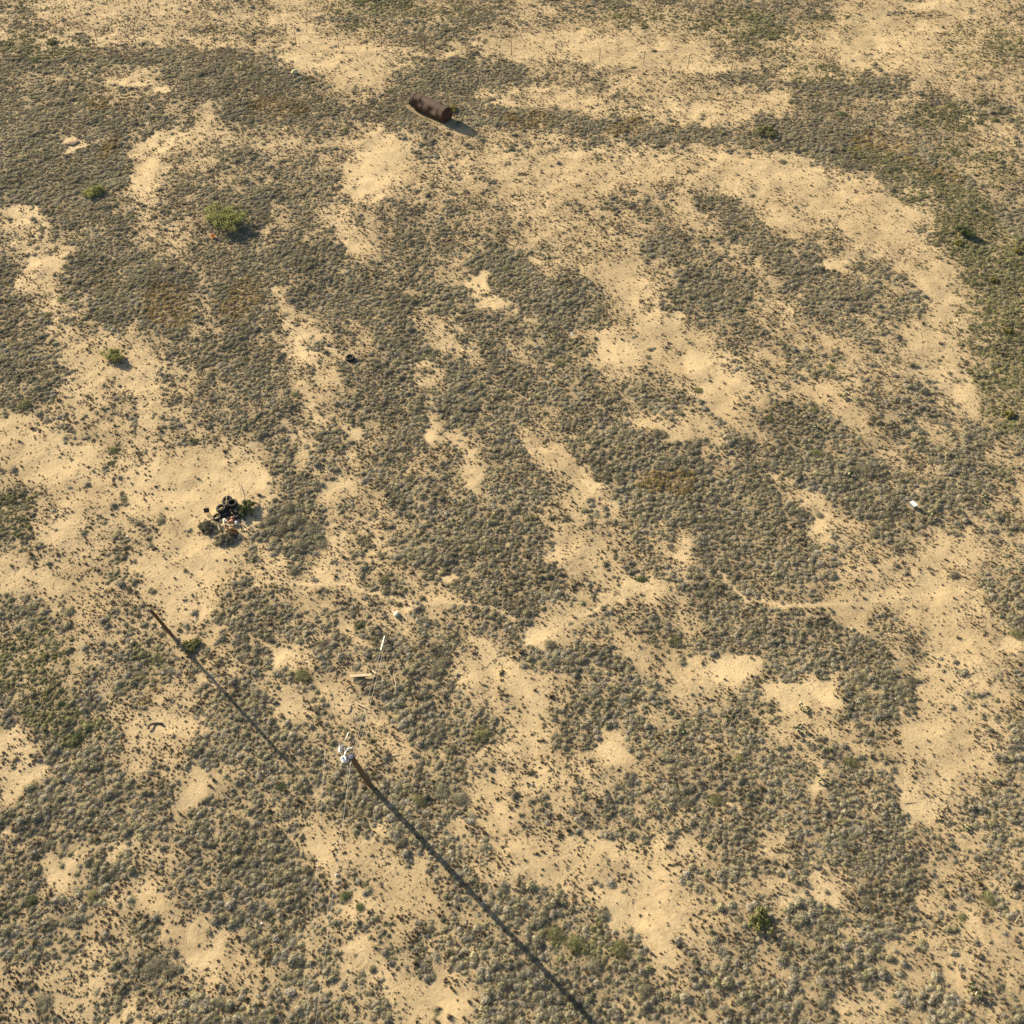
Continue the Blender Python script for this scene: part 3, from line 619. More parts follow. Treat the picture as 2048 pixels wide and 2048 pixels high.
HAND = [(612,158,.75,'green'),(780,182,.6,'green'),(690,262,.7,'green'),(895,268,.5,'green'),(568,322,.45,'grey'),(962,1472,.9,'green'),(720,1252,.5,'dark'),(770,1162,.6,'green'),(605,1352,.7,'green'),(152,1472,.8,'dark'),
 (562,1572,.55,'dark'),(690,1790,.5,'dark'),(720,1815,.45,'dark'),(1118,725,.6,'green'),(1340,1092,.4,'grey'),(1348,1280,.75,'green'),(1282,1158,.5,'dark'),(1396,782,.6,'green'),(1335,802,.5,'green'),(1312,868,.65,'grey'),
 (1732,588,.75,'grey'),(1422,408,.6,'grey'),(1640,1030,.5,'grey'),(1730,940,.9,'grey'),(1630,905,.75,'green'),(1710,940,.6,'grey'),(1630,822,.55,'green'),(1540,838,.5,'dark'),(1728,1360,.55,'grey'),(1730,1396,.6,'grey'),(1820,1360,.55,'grey'),
 (1908,1150,.55,'grey'),(1665,1175,.3,'grey'),(1925,1835,.4,'green'),(1980,1795,.7,'green'),(1430,1600,.7,'green'),(1375,1608,.6,'grey'),(1480,1520,.6,'green'),(1700,1525,.7,'green'),(2032,1268,.65,'green'),(70,118,.9,'dark'),
 (105,85,.7,'dark'),(340,490,.4,'grey'),(125,600,.6,'green'),(95,630,.6,'green'),(50,810,.8,'green'),(225,900,.6,'green'),(222,925,.4,'dark'),(388,885,.45,'dark'),(90,310,.6,'grey'),(310,660,.35,'grey'),(275,1045,.5,'grey'),(320,1040,.5,'grey'),
 (62,1800,.6,'dark'),(185,1790,.6,'green'),(85,2000,.7,'grey'),(310,1930,.8,'grey'),(340,1940,.6,'grey'),(175,90,.6,'grey'),(400,150,1.0,'grey'),(430,135,.9,'grey'),(370,160,.9,'grey'),(380,190,.8,'grey'),(452,160,.8,'grey'),
 (1680,275,.8,'grey'),(1690,330,.9,'grey'),(1720,335,.8,'grey'),(1785,335,.9,'grey'),(1740,310,.8,'grey'),(1760,350,.7,'grey'),(1805,355,.6,'grey'),(1565,325,.6,'grey'),(1540,300,.7,'grey'),(1685,228,.8,'dark'),(1900,210,.9,'green'),(1960,205,.9,'green'),
 (2000,215,.8,'green'),(1990,240,.7,'green'),(590,1040,1.0,'grey'),(560,1060,.9,'grey'),(620,1060,.9,'grey'),(640,1085,.7,'grey'),(600,1090,.8,'grey'),(575,1015,.8,'grey'),(540,1040,.8,'grey'),(870,1300,.8,'grey'),(885,1325,.8,'grey'),(868,1345,.6,'grey'),
 (430,1055,.75,'grey'),(522,1050,.5,'grey'),(415,1062,.5,'grey'),(950,545,.6,'grey'),(975,530,.8,'grey'),(1010,540,.7,'green'),(985,568,.4,'grey'),(970,590,.4,'grey'),(920,1600,.8,'grey'),(880,1580,.8,'grey'),(840,1600,.7,'green'),
 (1150,1890,.8,'green'),(1110,1870,.8,'green'),(1240,1900,.7,'green'),(1190,1930,.7,'grey'),(1290,1980,.6,'grey'),(1100,1290,.6,'grey'),(820,560,.3,'grey'),(1100,690,.5,'grey'),(1295,715,.45,'grey'),(1300,700,.4,'grey')]
GREY_W = ['grey', 'ash grey', 'pale grey', 'greyish brown']
used = []
def shrub_label(u, v, r, kind):
    sz = 'large' if r > .5 else ('medium' if r > .33 else 'small')
    c = {'grey': GREY_W[0], 'green': 'olive', 'dark': 'green'}[kind]
    return f'{sz} {c} shrub {where(u, v)}'
allsh = []
for (u, v, r, k) in HAND:
    allsh.append((u, v, r * .72, k))
tries = 0
rgx = RNG.uniform(-60, 60, 9000); rgy = RNG.uniform(13, 118, 9000); ff, bb, uu, vv = field(rgx, rgy)
for x_, y_, f_, b_, u_, v_ in zip(rgx, rgy, ff, bb, uu, vv):
    if len(allsh) >= 296: break
    u_, v_ = to_px(x_, y_)
    if not (12 < u_ < 2036 and 20 < v_ < 2036) or f_ < .56 or b_ > .3: continue
    if v_ < 330 and random.random() < .35: continue
    if any((x_ - c.x) ** 2 + (y_ - c.y) ** 2 < (r + .7) ** 2 for c, r in CL): continue
    if any(abs(u_ - q[0]) < 34 and abs(v_ - q[1]) < 26 for q in allsh): continue
    g_ = blobs(GREENS, np.array([u_]), np.array([v_]))[0]
    k = 'green' if (g_ > .4 or random.random() < .12) else 'grey'
    allsh.append((u_, v_, random.uniform(.20, .42), k))
labs = {}
for (u, v, r, k) in allsh:
    lb = shrub_label(u, v, r, k); labs.setdefault(lb, []).append((u, v))
def ordinal(lb, u, v):
    L = labs[lb]
    if len(L) == 1: return lb
    us = [q[0] for q in L]; vs = [q[1] for q in L]; hor = (max(us) - min(us)) >= (max(vs) - min(vs))
    S = sorted(L, key=lambda q: q[0] if hor else q[1]); i = S.index((u, v)); n = len(S); NW = ['first', 'second', 'third', 'fourth', 'fifth', 'sixth', 'seventh', 'eighth']
    if n == 2: w = ('left' if i == 0 else 'right') if hor else ('upper' if i == 0 else 'lower'); return lb + f', the {w} of two'
    if i == 0: return lb + (', leftmost there' if hor else ', topmost there')
    if i == n - 1: return lb + (', rightmost there' if hor else ', lowest there')
    return ' '.join(lb.split()[:12]) + f', {NW[min(i, 7)]} from ' + ('left' if hor else 'top') if len(lb.split()) > 13 else lb + f', {NW[min(i, 7)]} from ' + ('left' if hor else 'top')
for (u, v, r, k) in allsh:
    add_shrub('desert_shrub', u, v, r, k, ordinal(shrub_label(u, v, r, k), u, v), 'shrub', 'desert shrubs standing out of the scrub', random.uniform(.45, .65))
print('shrubs', len(allsh))

# ------------------------------------------------------------------ prickly pears
padm = []
for i in range(3):
    bm = bmesh.new(); bmesh.ops.create_icosphere(bm, subdivisions=2, radius=1)
    for w in bm.verts:
        z = w.co.z; k = .62 + .38 * sstep(-1, .4, z); w.co = Vector((w.co.x * k, w.co.y * .16, z * 1.2 + 1.15))
    q = bpy.data.meshes.new('pad'); bm.to_mesh(q); bm.free(); q.shade_smooth(); padm.append(q)
pg = padm[0]; pg.materials.append(M['pear']); padm[1].materials.append(M['pearold'])
PEARS = [(1612,1412,15,'prickly pear cactus with a pale dead pad, upper one in the broad sand clearing'),(1600,1456,16,'prickly pear cactus left of the lower sand clearing, below another cactus'),(1652,1504,12,'small prickly pear at the lower edge of the broad sand clearing'),
 (1676,1392,8,'small green cactus with a round shadow right of the cactus clearing'),(1690,797,16,'wide dark prickly pear on open sand in the right half'),(1688,760,9,'small dark prickly pear just above the wide dark one'),(1868,1032,14,'prickly pear right of the white box at the mat edge'),
 (1972,998,14,'prickly pear on sand near the right edge above the footpath'),(1698,950,10,'pale stemmed cactus inside the grey shrubs left of the white box'),(1626,855,9,'pale stemmed cactus among shrubs upper right of centre'),(1955,1982,18,'spreading pale prickly pear near the bottom right corner'),
 (1932,1654,9,'little prickly pear on the lower right sandy slope'),(1356,1462,10,'pale dotted cactus at the lower edge of the central scrub'),(1460,1440,10,'pale cactus among grey scrub left of the broad clearing'),(2030,290,12,'dark prickly pear near the upper right corner'),(1670,460,7,'dark little cactus on sand right of the upper grey clumps'),(1645,1562,8,'dark cactus with one pale curved pad at the lower clearing')]
for j, (u, v, n, lb) in enumerate(PEARS):
    t = thing('prickly_pear', gp(u, v, -.02), lb, 'cactus', 'prickly pears dotted about the right half'); R0 = .13 + .022 * n
    for i in range(n):
        a = random.uniform(0, 6.28); d = R0 * math.sqrt(random.random()); o = link('pad', padm[1] if i % 6 == 2 else pg, None, t)
        o.location = (math.cos(a) * d, math.sin(a) * d * .8, random.choice((0, 0, .1, .16)) * (1 if d < R0 * .7 else 0)); o.scale = (.075, .09, .07)
        o.scale = tuple(s * random.uniform(.8, 1.3) for s in o.scale); o.rotation_euler = (random.gauss(0, .5), random.gauss(0, .5), random.uniform(0, 3.14))

# ------------------------------------------------------------------ rusty tank
def make_tank():
    pa = at(836, 214); pb = at(895, 243)
    d = Vector((pb.x - pa.x, pb.y - pa.y, 0)); Lh = d.length / 2; rz = math.atan2(d.y, d.x); c = (pa + pb) / 2; rad = .72
    t = thing('fuel_tank', (c.x, c.y, hz(c.x, c.y) - .06), 'large rust-brown steel tank lying on its side, dented, in the scrub near the top', 'tank', rz=rz)
    bm = bmesh.new(); seg = 56; nl = 44; rings = []
    dents = [(-.30, .55, .42, .15), (.22, .30, .34, .13), (-.75, .2, .3, .06)]
    for i in range(nl + 1):
        x = -Lh + 2 * Lh * i / nl; ring = []
        for k in range(seg):
            a = 2 * math.pi * k / seg; r = rad
            for (dx, da, w, dp) in dents:                     # da measured up from the side facing the camera
                q = ((x - dx * Lh) / (w * Lh)) ** 2 + ((((a - (-da)) + math.pi) % (2 * math.pi) - math.pi) / .55) ** 2
                r -= dp * math.exp(-q * 1.6) * (1 + .25 * math.sin(x * 2.3 + a * 2))
            r += .006 * math.sin(5 * a + x)
            ring.append(bm.verts.new((x, -r * math.cos(a + math.pi * 0), rad + -r * math.sin(a) * 1.0)))
        rings.append(ring)
    for r0, r1 in zip(rings[:-1], rings[1:]):
        for k in range(seg): bm.faces.new((r0[k], r0[(k + 1) % seg], r1[(k + 1) % seg], r1[k]))
    frombm('shell', bm, M['rust'], t, True)
    bm = bmesh.new(); lathe(bm, [(0, .05), (rad * .6, .035), (rad * .92, .0), (rad + .006, -.03), (rad + .012, -.05), (rad * .9, -.05)], 56, 'X')
    frombm('end_cap', bm, M['rustend'], t, False, (Lh, 0, rad))
    bm = bmesh.new(); lathe(bm, [(rad * .8, .0), (rad * .95, -.02), (rad + .012, -.06), (rad + .012, -.34), (rad * .96, -.36), (rad * .9, -.34), (rad * .86, -.12), (0, -.10)], 56, 'X')
    frombm('end_collar', bm, M['rust'], t, False, (-Lh, 0, rad))
    for s in (-.33, .33):
        bm = bmesh.new(); lathe(bm, [(rad - .02, -.02), (rad + .008, -.012), (rad + .008, .012), (rad - .02, .02)], 56, 'X', True)
        frombm('weld_seam', bm, M['rustend'], t, False, (s * Lh * 1.9, 0, rad))
    bm = bmesh.new(); lathe(bm, [(.0, .07), (.05, .07), (.06, .05), (.06, -.05)], 14); frombm('filler_neck', bm, M['rustend'], t, False, (.9, .2, 2 * rad - .02))
    return t
make_tank()

# ------------------------------------------------------------------ tyres
def tyre_meshes(r=.33, w=.11):
    bm = bmesh.new(); lathe(bm, [(r * .70, w * .9), (r * .86, w), (r * .96, w * .85), (r, w * .5), (r, -w * .5), (r * .96, -w * .85), (r * .86, -w), (r * .70, -w * .9), (r * .78, -w * .45), (r * .88, 0), (r * .78, w * .45)], 36, 'Z', True)
    a = bpy.data.meshes.new('carcass'); bm.to_mesh(a); bm.free(); a.materials.append(M['tyre']); a.shade_smooth()
    bm = bmesh.new(); lathe(bm, [(r * .60, w * .80), (r * .62, w * .98), (r * .72, w * 1.02), (r * .73, w * .86), (r * .68, w * .74)], 36, 'Z', True)
    b = bpy.data.meshes.new('sidewall_bead'); bm.to_mesh(b); bm.free(); b.materials.append(M['tyrerim']); b.shade_smooth()
    bm = bmesh.new()
    for i in range(36):
        an = 2 * math.pi * i / 36
        for s in (-1, 1): box(bm, (math.cos(an) * r * 1.003, math.sin(an) * r * 1.003, s * w * .38), (.016, .038, w * .5), (0, 0, an + s * .15))
    c = bpy.data.meshes.new('tread'); bm.to_mesh(c); bm.free(); c.materials.append(M['tyre']); return a, b, c
TY = tyre_meshes()
def tyre(u, v, z, label, s=1, rot=(0, 0, 0), group=None):
    p = gp(u, v); zz = p.z + z; q = at(u, v, zz)          # seen at (u, v) at its own height
    t = thing('tyre', (q.x, q.y, hz(q.x, q.y) + z), label, 'tyre', group, rot=rot); t.scale = (s,) * 3
    link('carcass', TY[0], None, t); link('sidewall_bead', TY[1], None, t); link('tread', TY[2], None, t)
    bb_ = TY[1]; o = link('sidewall_bead', bb_, None, t); o.rotation_euler = (math.pi, 0, 0); return t
tyre(700, 716, .11, 'lone black tyre lying flat in grey scrub, sand showing in its hole', 1, (.08, -.05, 0))
TG = 'old tyres heaped together on the pale sand'
tyre(464, 1007, .13, 'tyre at the bottom of the right stack in the heap', .98, (.05, .02, 0), TG)
tyre(464, 1007, .36, 'tyre on top of the right stack, facing up with a lit inner rim', 1.02, (.1, .08, 1), TG)
tyre(455, 1002, .13, 'tyre peeping out behind and left of the right stack', .98, (-.05, .1, .5), TG)
tyre(455, 1001, .33, 'upper tyre behind the right stack, darkest in the heap', .95, (.15, -.1, .5), TG)
tyre(443, 1017, .13, 'tyre under the left stack of the heap', 1, (0, .05, 0), TG)
tyre(443, 1017, .35, 'tyre on top of the left stack with a pale rim below its dark hole', .95, (-.12, .05, 2), TG)
tyre(449, 1026, .12, 'tyre leaning out in front of the left stack below the stick', .95, (.35, .1, 0), TG)
tyre(467, 1026, .12, 'flattened tyre in deep shade at the middle of the heap', .95, (.1, .3, 0), TG)
tyre(474, 1029, .12, 'tyre half hidden under the dark green bush', .95, (.0, -.2, 0), TG)
tyre(435, 1034, .10, 'small tyre ring filled with pale sand at the lower left of the heap', .8, (.1, -.1, 0), TG)
# a strip of shed tyre tread on the sand
bm = bmesh.new(); P0 = []
for i in range(15):
    a = R(195 - i * 11); P0.append((math.cos(a) * .42, math.sin(a) * .30, .05 + .05 * math.sin(i * .5)))
for i in range(14):
    p, q = Vector(P0[i]), Vector(P0[i + 1]); d = q - p; box(bm, (p + q) / 2, (d.length * 1.05, .12, .04), (0, .2, math.atan2(d.y, d.x)))
o = frombm('tyre_scrap', bm, M['tyre']); o.location = gp(313, 1456); tag(o, 'curled black strip of shed tyre on sand below the bare post', 'tyre scrap')

# ------------------------------------------------------------------ rubbish round the tyres
def board(name, u0, v0, u1, v1, w, m, label, cat='board', z0=.03, z1=.03, th=.022, group=None):
    a, b = gp(u0, v0), gp(u1, v1); a.z += z0; b.z += z1; d = b - a; c = (a + b) / 2
    bm = bmesh.new(); box(bm, (0, 0, 0), (d.length, w, th), None, .004)
    o = frombm(name, bm, m); o.location = c; o.rotation_euler = (0, -math.asin(max(-1, min(1, d.z / d.length))), math.atan2(d.y, d.x)); tag(o, label, cat, group); return o
BG = 'boards strewn below the tyre heap'
for i, (q, lb) in enumerate([((449,1039,457,1048), 'short pale board stepping down left of the faded cloth'),((453,1051,462,1054), 'pale board lying just below the faded cloth'),((444,1055,449,1046), 'white slat standing in the rubbish left of the faded cloth'),
    ((436,1052,440,1062), 'thin pale lath at the left end of the rubbish'),((484,1043,492,1048), 'pale plank at the right of the rubbish, nearest the green bush'),((486,1049,494,1056), 'broken pale plank under the topmost right plank'),
    ((475,1044,479,1053), 'pale board upright in the middle right of the rubbish'),((501,1056,521,1062), 'long thin white board pointing away right from the rubbish'),((471,1052,478,1049), 'broad weathered board in the middle of the rubbish'),
    ((489,1060,493,1064), 'small pale offcut at the lower right of the rubbish'),((440,1043,445,1044), 'bright short offcut at the upper left of the rubbish'),((431,1041,437,1037), 'pale offcut beside the sand-filled tyre')]):
    board('board', *q, .10 if i not in (3, 7) else .05, M['plank'], lb, z0=.14 + .04 * (i % 3), z1=.10 + .05 * (i % 2), group=BG)
for q, lb in (((451,1050,453,1058), 'reddish brown board in the lower rubbish'), ((457,1057,466,1060), 'brown board at the bottom of the rubbish'), ((481,1041,487,1052), 'brown plank between the pale planks at right')):
    board('board', *q, .10, M['brownw'], lb, z0=.05, z1=.08, group=BG)
# faded cloth bundle
def lump(name, u, v, s, m, label, cat, seed=1, z=.1, sub=3, amp=.35, rz=0):
    bm = bmesh.new(); bmesh.ops.create_icosphere(bm, subdivisions=sub, radius=1); rg = random.Random(seed); ph = [rg.uniform(0, 6) for _ in range(6)]
    for w in bm.verts:
        c = w.co.copy(); k = 1 + amp * (math.sin(3.1 * c.x + ph[0]) * math.sin(2.7 * c.y + ph[1]) + .5 * math.sin(6 * c.z + ph[2]) * math.sin(5 * c.x + ph[3])); w.co = Vector((c.x * s[0], c.y * s[1], max(c.z, -.5) * s[2])) * k
    o = frombm(name, bm, m); o.location = gp(u, v, z); o.rotation_euler.z = rz; return tag(o, label, cat)
lump('cloth_bundle', 463, 1045, (.20, .11, .10), M['pink'], 'sun-faded salmon cloth bundle on top of the rubbish below the tyres', 'cloth', 3, .16, 3, .35, .9)
lump('cloth_bundle', 466, 1040, (.12, .10, .09), M['pink'], 'rounded end of salmon cloth rolled beside the bundle under the tyres', 'cloth', 5, .22)
lump('white_bag', 450, 1043, (.13, .17, .07), M['guard'], 'crumpled cream plastic bag left of the faded cloth', 'bag', 7, .12, 3, .3, .5)
bm = bmesh.new(); lathe(bm, [(0, 0), (.07, 0), (.075, .02), (.075, .20), (.06, .23), (.03, .25), (.03, .27), (0, .27)], 18)
o = frombm('paint_can', bm, M['whitep'], None, False); o.location = gp(471, 1044, .08); o.rotation_euler = (1.2, 0, .6); tag(o, 'small white can tipped over right of the faded cloth', 'can')
bm = bmesh.new(); lathe(bm, [(0, 0), (.06, 0), (.07, .16), (.072, .17), (.055, .17), (.05, .02), (0, .02)], 18)
o = frombm('tin_cup', bm, M['plank'], None, False); o.location = gp(473, 1029, .3); o.rotation_euler = (.3, .2, 0); tag(o, 'cream tin sitting on the tyre under the green bush', 'tin')
def stick(u0, v0, u1, v1, r, m, label, cat='stick', z0=.05, z1=.1, name='dead_stick', bend=.04, group=None, fork=True):
    a, b = gp(u0, v0, z0), gp(u1, v1, z1); d = b - a; n = Vector((-d.y, d.x, 0)).normalized(); mid = (a + b) / 2 + n * d.length * bend
    bm = bmesh.new(); o_ = a.copy(); tube(bm, [a - o_, a.lerp(mid, .5) - o_ + n * bend * .1, mid - o_, mid.lerp(b, .5) - o_, b - o_], [r, r * .9, r * .8, r * .65, r * .4], 7)
    if fork:
        e = mid + (b - mid) * .3; tube(bm, [mid - o_, e + n * d.length * .15 - o_ + Vector((0, 0, .04))], [r * .5, r * .25], 5)
    o = frombm(name, bm, m); o.location = o_; return tag(o, label, cat, group)
stick(457, 999, 450, 1027, .028, M['deadw'], 'long thin stick leaning across the tyre heap', z0=.5, z1=.35, fork=False)
stick(477, 965, 483, 997, .018, M['twig'], 'thin dark dead branch curving above the tyre heap', z0=.1, z1=.15)
stick(460, 1022, 473, 1028, .014, M['brownw'], 'reddish rod across the shaded tyres towards the cream tin', z0=.25, z1=.3, fork=False)
stick(396, 1060, 396, 1064, .008, M['rwire'], 'short kink of rusty wire left of the grey shrub by the heap', 'wire', name='wire_piece', fork=False)
stick(396, 1064, 426, 1090, .010, M['rwire'], 'dark rusty wire lying on sand below left of the tyre heap', 'wire', name='wire_piece', bend=.06, fork=False)
stick(430, 1072, 463, 1088, .012, M['rwire'], 'long dark wire lying below the rubbish heap', 'wire', name='wire_piece', bend=-.04, fork=False)
# dark chair-like board on two pale legs
t = thing('dark_sign', gp(415, 1027), 'dark square board on pale legs standing left of the tyre heap', 'sign')
bm = bmesh.new(); box(bm, (0, 0, .38), (.34, .03, .30), (-.5, 0, .1), .008); frombm('panel', bm, M['dark'], t)
for s in (-.1, .02, .14):
    bm = bmesh.new(); box(bm, (s, -.02, .14), (.035, .03, .30), (.15, 0, 0)); frombm('leg', bm, M['plank'] if s < .1 else M['dark'], t)

# boards and sticks round the guy anchor
board('board', 700, 1356, 744, 1353, .16, M['plank'], 'long pale board lying under the guy wires, below the pale sand corner', z0=.12, z1=.14, th=.03)
stick(716, 1352, 731, 1346, .03, M['deadw'], 'short pale rail above the long board under the guy wires', z0=.1, z1=.12, fork=False)
board('board', 745, 1344, 753, 1350, .09, M['plank'], 'small bright board where the guy wires pass the long board', z0=.1, z1=.12)
stick(690, 1376, 706, 1370, .03, M['brownw'], 'short brown stick left of the guy wires', z0=.06, z1=.06)
stick(730, 1382, 742, 1374, .04, M['deadw'], 'stout grey stick beside the lower guy wire', z0=.12, z1=.16)
stick(700, 1410, 690, 1428, .03, M['plank'], 'bowed pale stick left of the guy wires near their middle', z0=.06, z1=.06, bend=.16, fork=False)
board('board', 712, 1407, 730, 1416, .08, M['plank'], 'thin pale board across the foot of the lower guy wires', z0=.08, z1=.08)
stick(787, 1350, 792, 1382, .025, M['deadw'], 'thin bent dead branch right of the guy wires', z0=.1, z1=.15, bend=.05)
stick(772, 1336, 788, 1378, .02, M['deadw'], 'long bleached twig right of the guy wires, leaning on scrub', z0=.15, z1=.2, bend=.05)
stick(752, 1408, 757, 1405, .03, M['plank'], 'tiny pale wood chip right of the guy wires', fork=False)
STK = [(960,1140,964,1128,'pale forked stick in scrub above the diagonal sand strip'),(1005,1210,1010,1200,'short bent pale stick beside the footpath fragment at centre'),(320,2000,324,1978,'bright pale stick near the bottom left'),
 (333,1975,334,1955,'thin pale stick upright in grey scrub near bottom left'),(1638,1568,1642,1555,'curved pale dead branch beside the dark cactus'),(1750,1618,1760,1606,'bleached stick in grey scrub at lower right'),
 (1805,1600,1814,1590,'straw-coloured twig on the lower right slope'),(1120,1326,1142,1316,'pale stick on sand below the footpath fragment'),(755,1620,762,1610,'bleached forked branch left of the pole shadow'),(750,1635,748,1622,'second bleached branch left of the pole shadow'),
 (768,1570,767,1558,'thin dark twig right of the transformer pole'),(622,1478,628,1468,'dark twig left of the transformer pole'),(780,1508,792,1498,'thin dark stick right of the transformer'),(388,1224,380,1234,'thin dark stick upper of two right of the bare post'),
 (392,1222,384,1232,'thin dark stick lower of two right of the bare post'),(1085,1075,1082,1065,'tiny pale stick at centre right of the grey mat'),(1425,555,1429,540,'pale bent twig in scrub right of upper centre'),(1690,950,1697,935,'pale twig among grey shrubs left of the white box'),
 (2030,1845,2046,1825,'curved bleached branch at the right edge near the bottom'),(250,1372,258,1362,'thin white twig below the bare post shadow'),(690,1175,693,1185,'dark twig on sand at the left of centre')]
for i, (a_, b_, c_, d_, lb) in enumerate(STK):
    stick(a_, b_, c_, d_, .02, M['twig'] if 'dark' in lb[:12] else M['deadw'], lb, z0=.1, z1=.2, group='dead sticks lying about')

# ------------------------------------------------------------------ small odd things
lump('rock', 590, 148, (.34, .26, .26), M['rock'], 'pale yellow boulder in the scrub near the top, left of the tank', 'rock', 11, .12, 3, .12)
lump('rock', 793, 1230, (.17, .18, .13), M['rockw'], 'cream coloured rock on sand at the end of a faint path', 'rock', 12, .05, 3, .12)
lump('rock', 786, 1226, (.05, .05, .04), M['rockw'], 'little pale stone touching the left of the cream rock', 'rock', 13, .03)
lump('red_scrap', 790, 1222, (.05, .04, .03), M['red'], 'tiny red scrap just above the cream rock', 'scrap', 14, .05)
lump('dirt_mound', 143, 287, (.7, .5, .14), mat('brown_dirt', (.36, .25, .16), .95, noise=(.28, .2, .13), bump=.5, scale=4), 'low brown ant mound in the round clearing at upper left', 'mound', 16, .0, 3, .1)
t = thing('bucket', gp(428, 476), 'small orange plastic bucket at the lower left of the mesquite', 'bucket')
bm = bmesh.new(); lathe(bm, [(0, 0), (.10, 0), (.145, .26), (.155, .265), (.155, .285), (.135, .285), (.095, .02), (0, .02)], 24); frombm('pail', bm, M['orange'], t)
bm = bmesh.new(); tube(bm, [(.15, 0, .27), (.12, 0, .36), (0, 0, .41), (-.12, 0, .36), (-.15, 0, .27)], .006, 6); frombm('handle', bm, M['wire'], t)
t.rotation_euler = (.35, -.2, 0)
# white box
t = thing('white_box', gp(1825, 1014), 'white appliance box standing tilted at the top edge of the grey scrub, right side', 'box', rz=-1.05)
bm = bmesh.new(); box(bm, (0, 0, .13), (.44, .26, .26), None, .02); frombm('body', bm, M['galv'], t)
bm = bmesh.new(); box(bm, (0, 0, .285), (.47, .29, .05), None, .02); frombm('lid', bm, M['whitep'], t)
bm = bmesh.new(); tube(bm, [(-.08, -.145, .2), (-.08, -.17, .2), (.08, -.17, .2), (.08, -.145, .2)], .009, 6); frombm('handle', bm, M['galv'], t)
bm = bmesh.new(); N_ = 8; vs = [[bm.verts.new((-.14 + .28 * i / N_, -.09 + .18 * j / 4, .10 + .035 * math.sin(i * 1.1 + j * .9) + .02 * j)) for i in range(N_ + 1)] for j in range(5)]
for j in range(4):
    for i in range(N_): bm.faces.new((vs[j][i], vs[j][i + 1], vs[j + 1][i + 1], vs[j + 1][i]))
r_ = bmesh.ops.solidify(bm, geom=bm.faces[:], thickness=.012)
o = frombm('sheet_scrap', bm, M['whitep']); o.location = gp(1143, 672, .12); o.rotation_euler.z = -.45; tag(o, 'small crumpled white sheet lying on scrub right of centre top', 'scrap')
t = thing('marker_stand', gp(1237, 172), 'little white A-shaped folding stand on sand below the wire fence', 'stand')
for s, rr in ((-1, .16), (1, -.16)):
    bm = bmesh.new(); box(bm, (0, 0, .24), (.045, .03, .5), (0, rr, 0), .005); q = frombm('leg', bm, M['whitep'], t); q.location = (s * .085, 0, 0)
bm = bmesh.new(); box(bm, (0, 0, .16), (.17, .02, .03), (0, 0, 0)); frombm('crossbar', bm, M['whitep'], t)
for u, v, lb in ((255,1073,'bright white chip on sand left of the tyre heap'),(672,1750,'tiny white chip in lower scrub left of the pole shadow'),(523,1845,'tiny white flake in the lower left scrub'),(1812,226,'small white flake in scrub near the upper right'),(1887,417,'small white flake at the left edge of the green strip'),(430,80,'small bluish white flake near the fence at upper left')):
    lump('white_chip', u, v, (.06, .05, .03), M['whitep'], lb, 'scrap', int(u), .05, 1)

# ------------------------------------------------------------------ wire fence
t = thing('wire_fence', gp(*FENCE_PX[12]), 'barbed wire ranch fence of thin steel posts running across the top', 'fence'); fo = t.location.copy()
tops = []
bm = bmesh.new(); box(bm, (0, 0, .62), (.05, .012, 1.56)); box(bm, (0, .022, .62), (.012, .045, 1.56)); pmesh = bpy.data.meshes.new('post'); bm.to_mesh(pmesh); bm.free(); pmesh.materials.append(M['post'])
for (u, v) in FENCE_PX:
    p = gp(u, v); tops.append(p.copy()); o = link('post', pmesh, None, t); o.location = p - fo; o.rotation_euler = (random.gauss(0, .025), random.gauss(0, .03), random.uniform(0, .4))
for hgt in (.35, .65, .95, 1.25):
    bm = bmesh.new()
    for p, q in zip(tops[:-1], tops[1:]):
        a = p - fo + Vector((0, -.03, hgt)); b = q - fo + Vector((0, -.03, hgt)); mid = (a + b) / 2 - Vector((0, 0, .03)); tube(bm, [a, mid, b], .0045, 4, False)
        for s in range(1, 12, 1):
            w = a.lerp(b, s / 12); tube(bm, [w + Vector((-.02, 0, .02)), w + Vector((.02, 0, -.02))], .004, 3, False)
    frombm('barbed_wire', bm, M['rwire'], t)

# ------------------------------------------------------------------ bare post
b1 = gp(343, 1266, -.25); tp = at(302, 1221, 4.0)
t = thing('utility_pole', b1, 'bare brown utility pole stub leaning, casting a long shadow at lower left', 'utility pole'); d = tp - b1
bm = bmesh.new(); tube(bm, [d * (i / 8) for i in range(9)], [.10 - .002 * i for i in range(9)], 18); frombm('shaft', bm, M['pole'], t, True)
bm = bmesh.new(); lathe(bm, [(0, 0), (.082, 0), (.082, .02), (0, .03)], 18); o = frombm('cap', bm, M['post'], t); o.location = d; o.rotation_euler = d.to_track_quat('Z', 'Y').to_euler()
bm = bmesh.new(); box(bm, (0, 0, 0), (.10, .08, .16), None, .01); o = frombm('bracket_box', bm, M['galv'], t); o.location = d * .42 + Vector((-.15, -.08, 0))
bm = bmesh.new(); tube(bm, [d * .40 + Vector((-.12, -.06, 0)), d * .08 + Vector((-.12, -.06, 0))], .012, 6); frombm('ground_wire', bm, M['wire'], t)

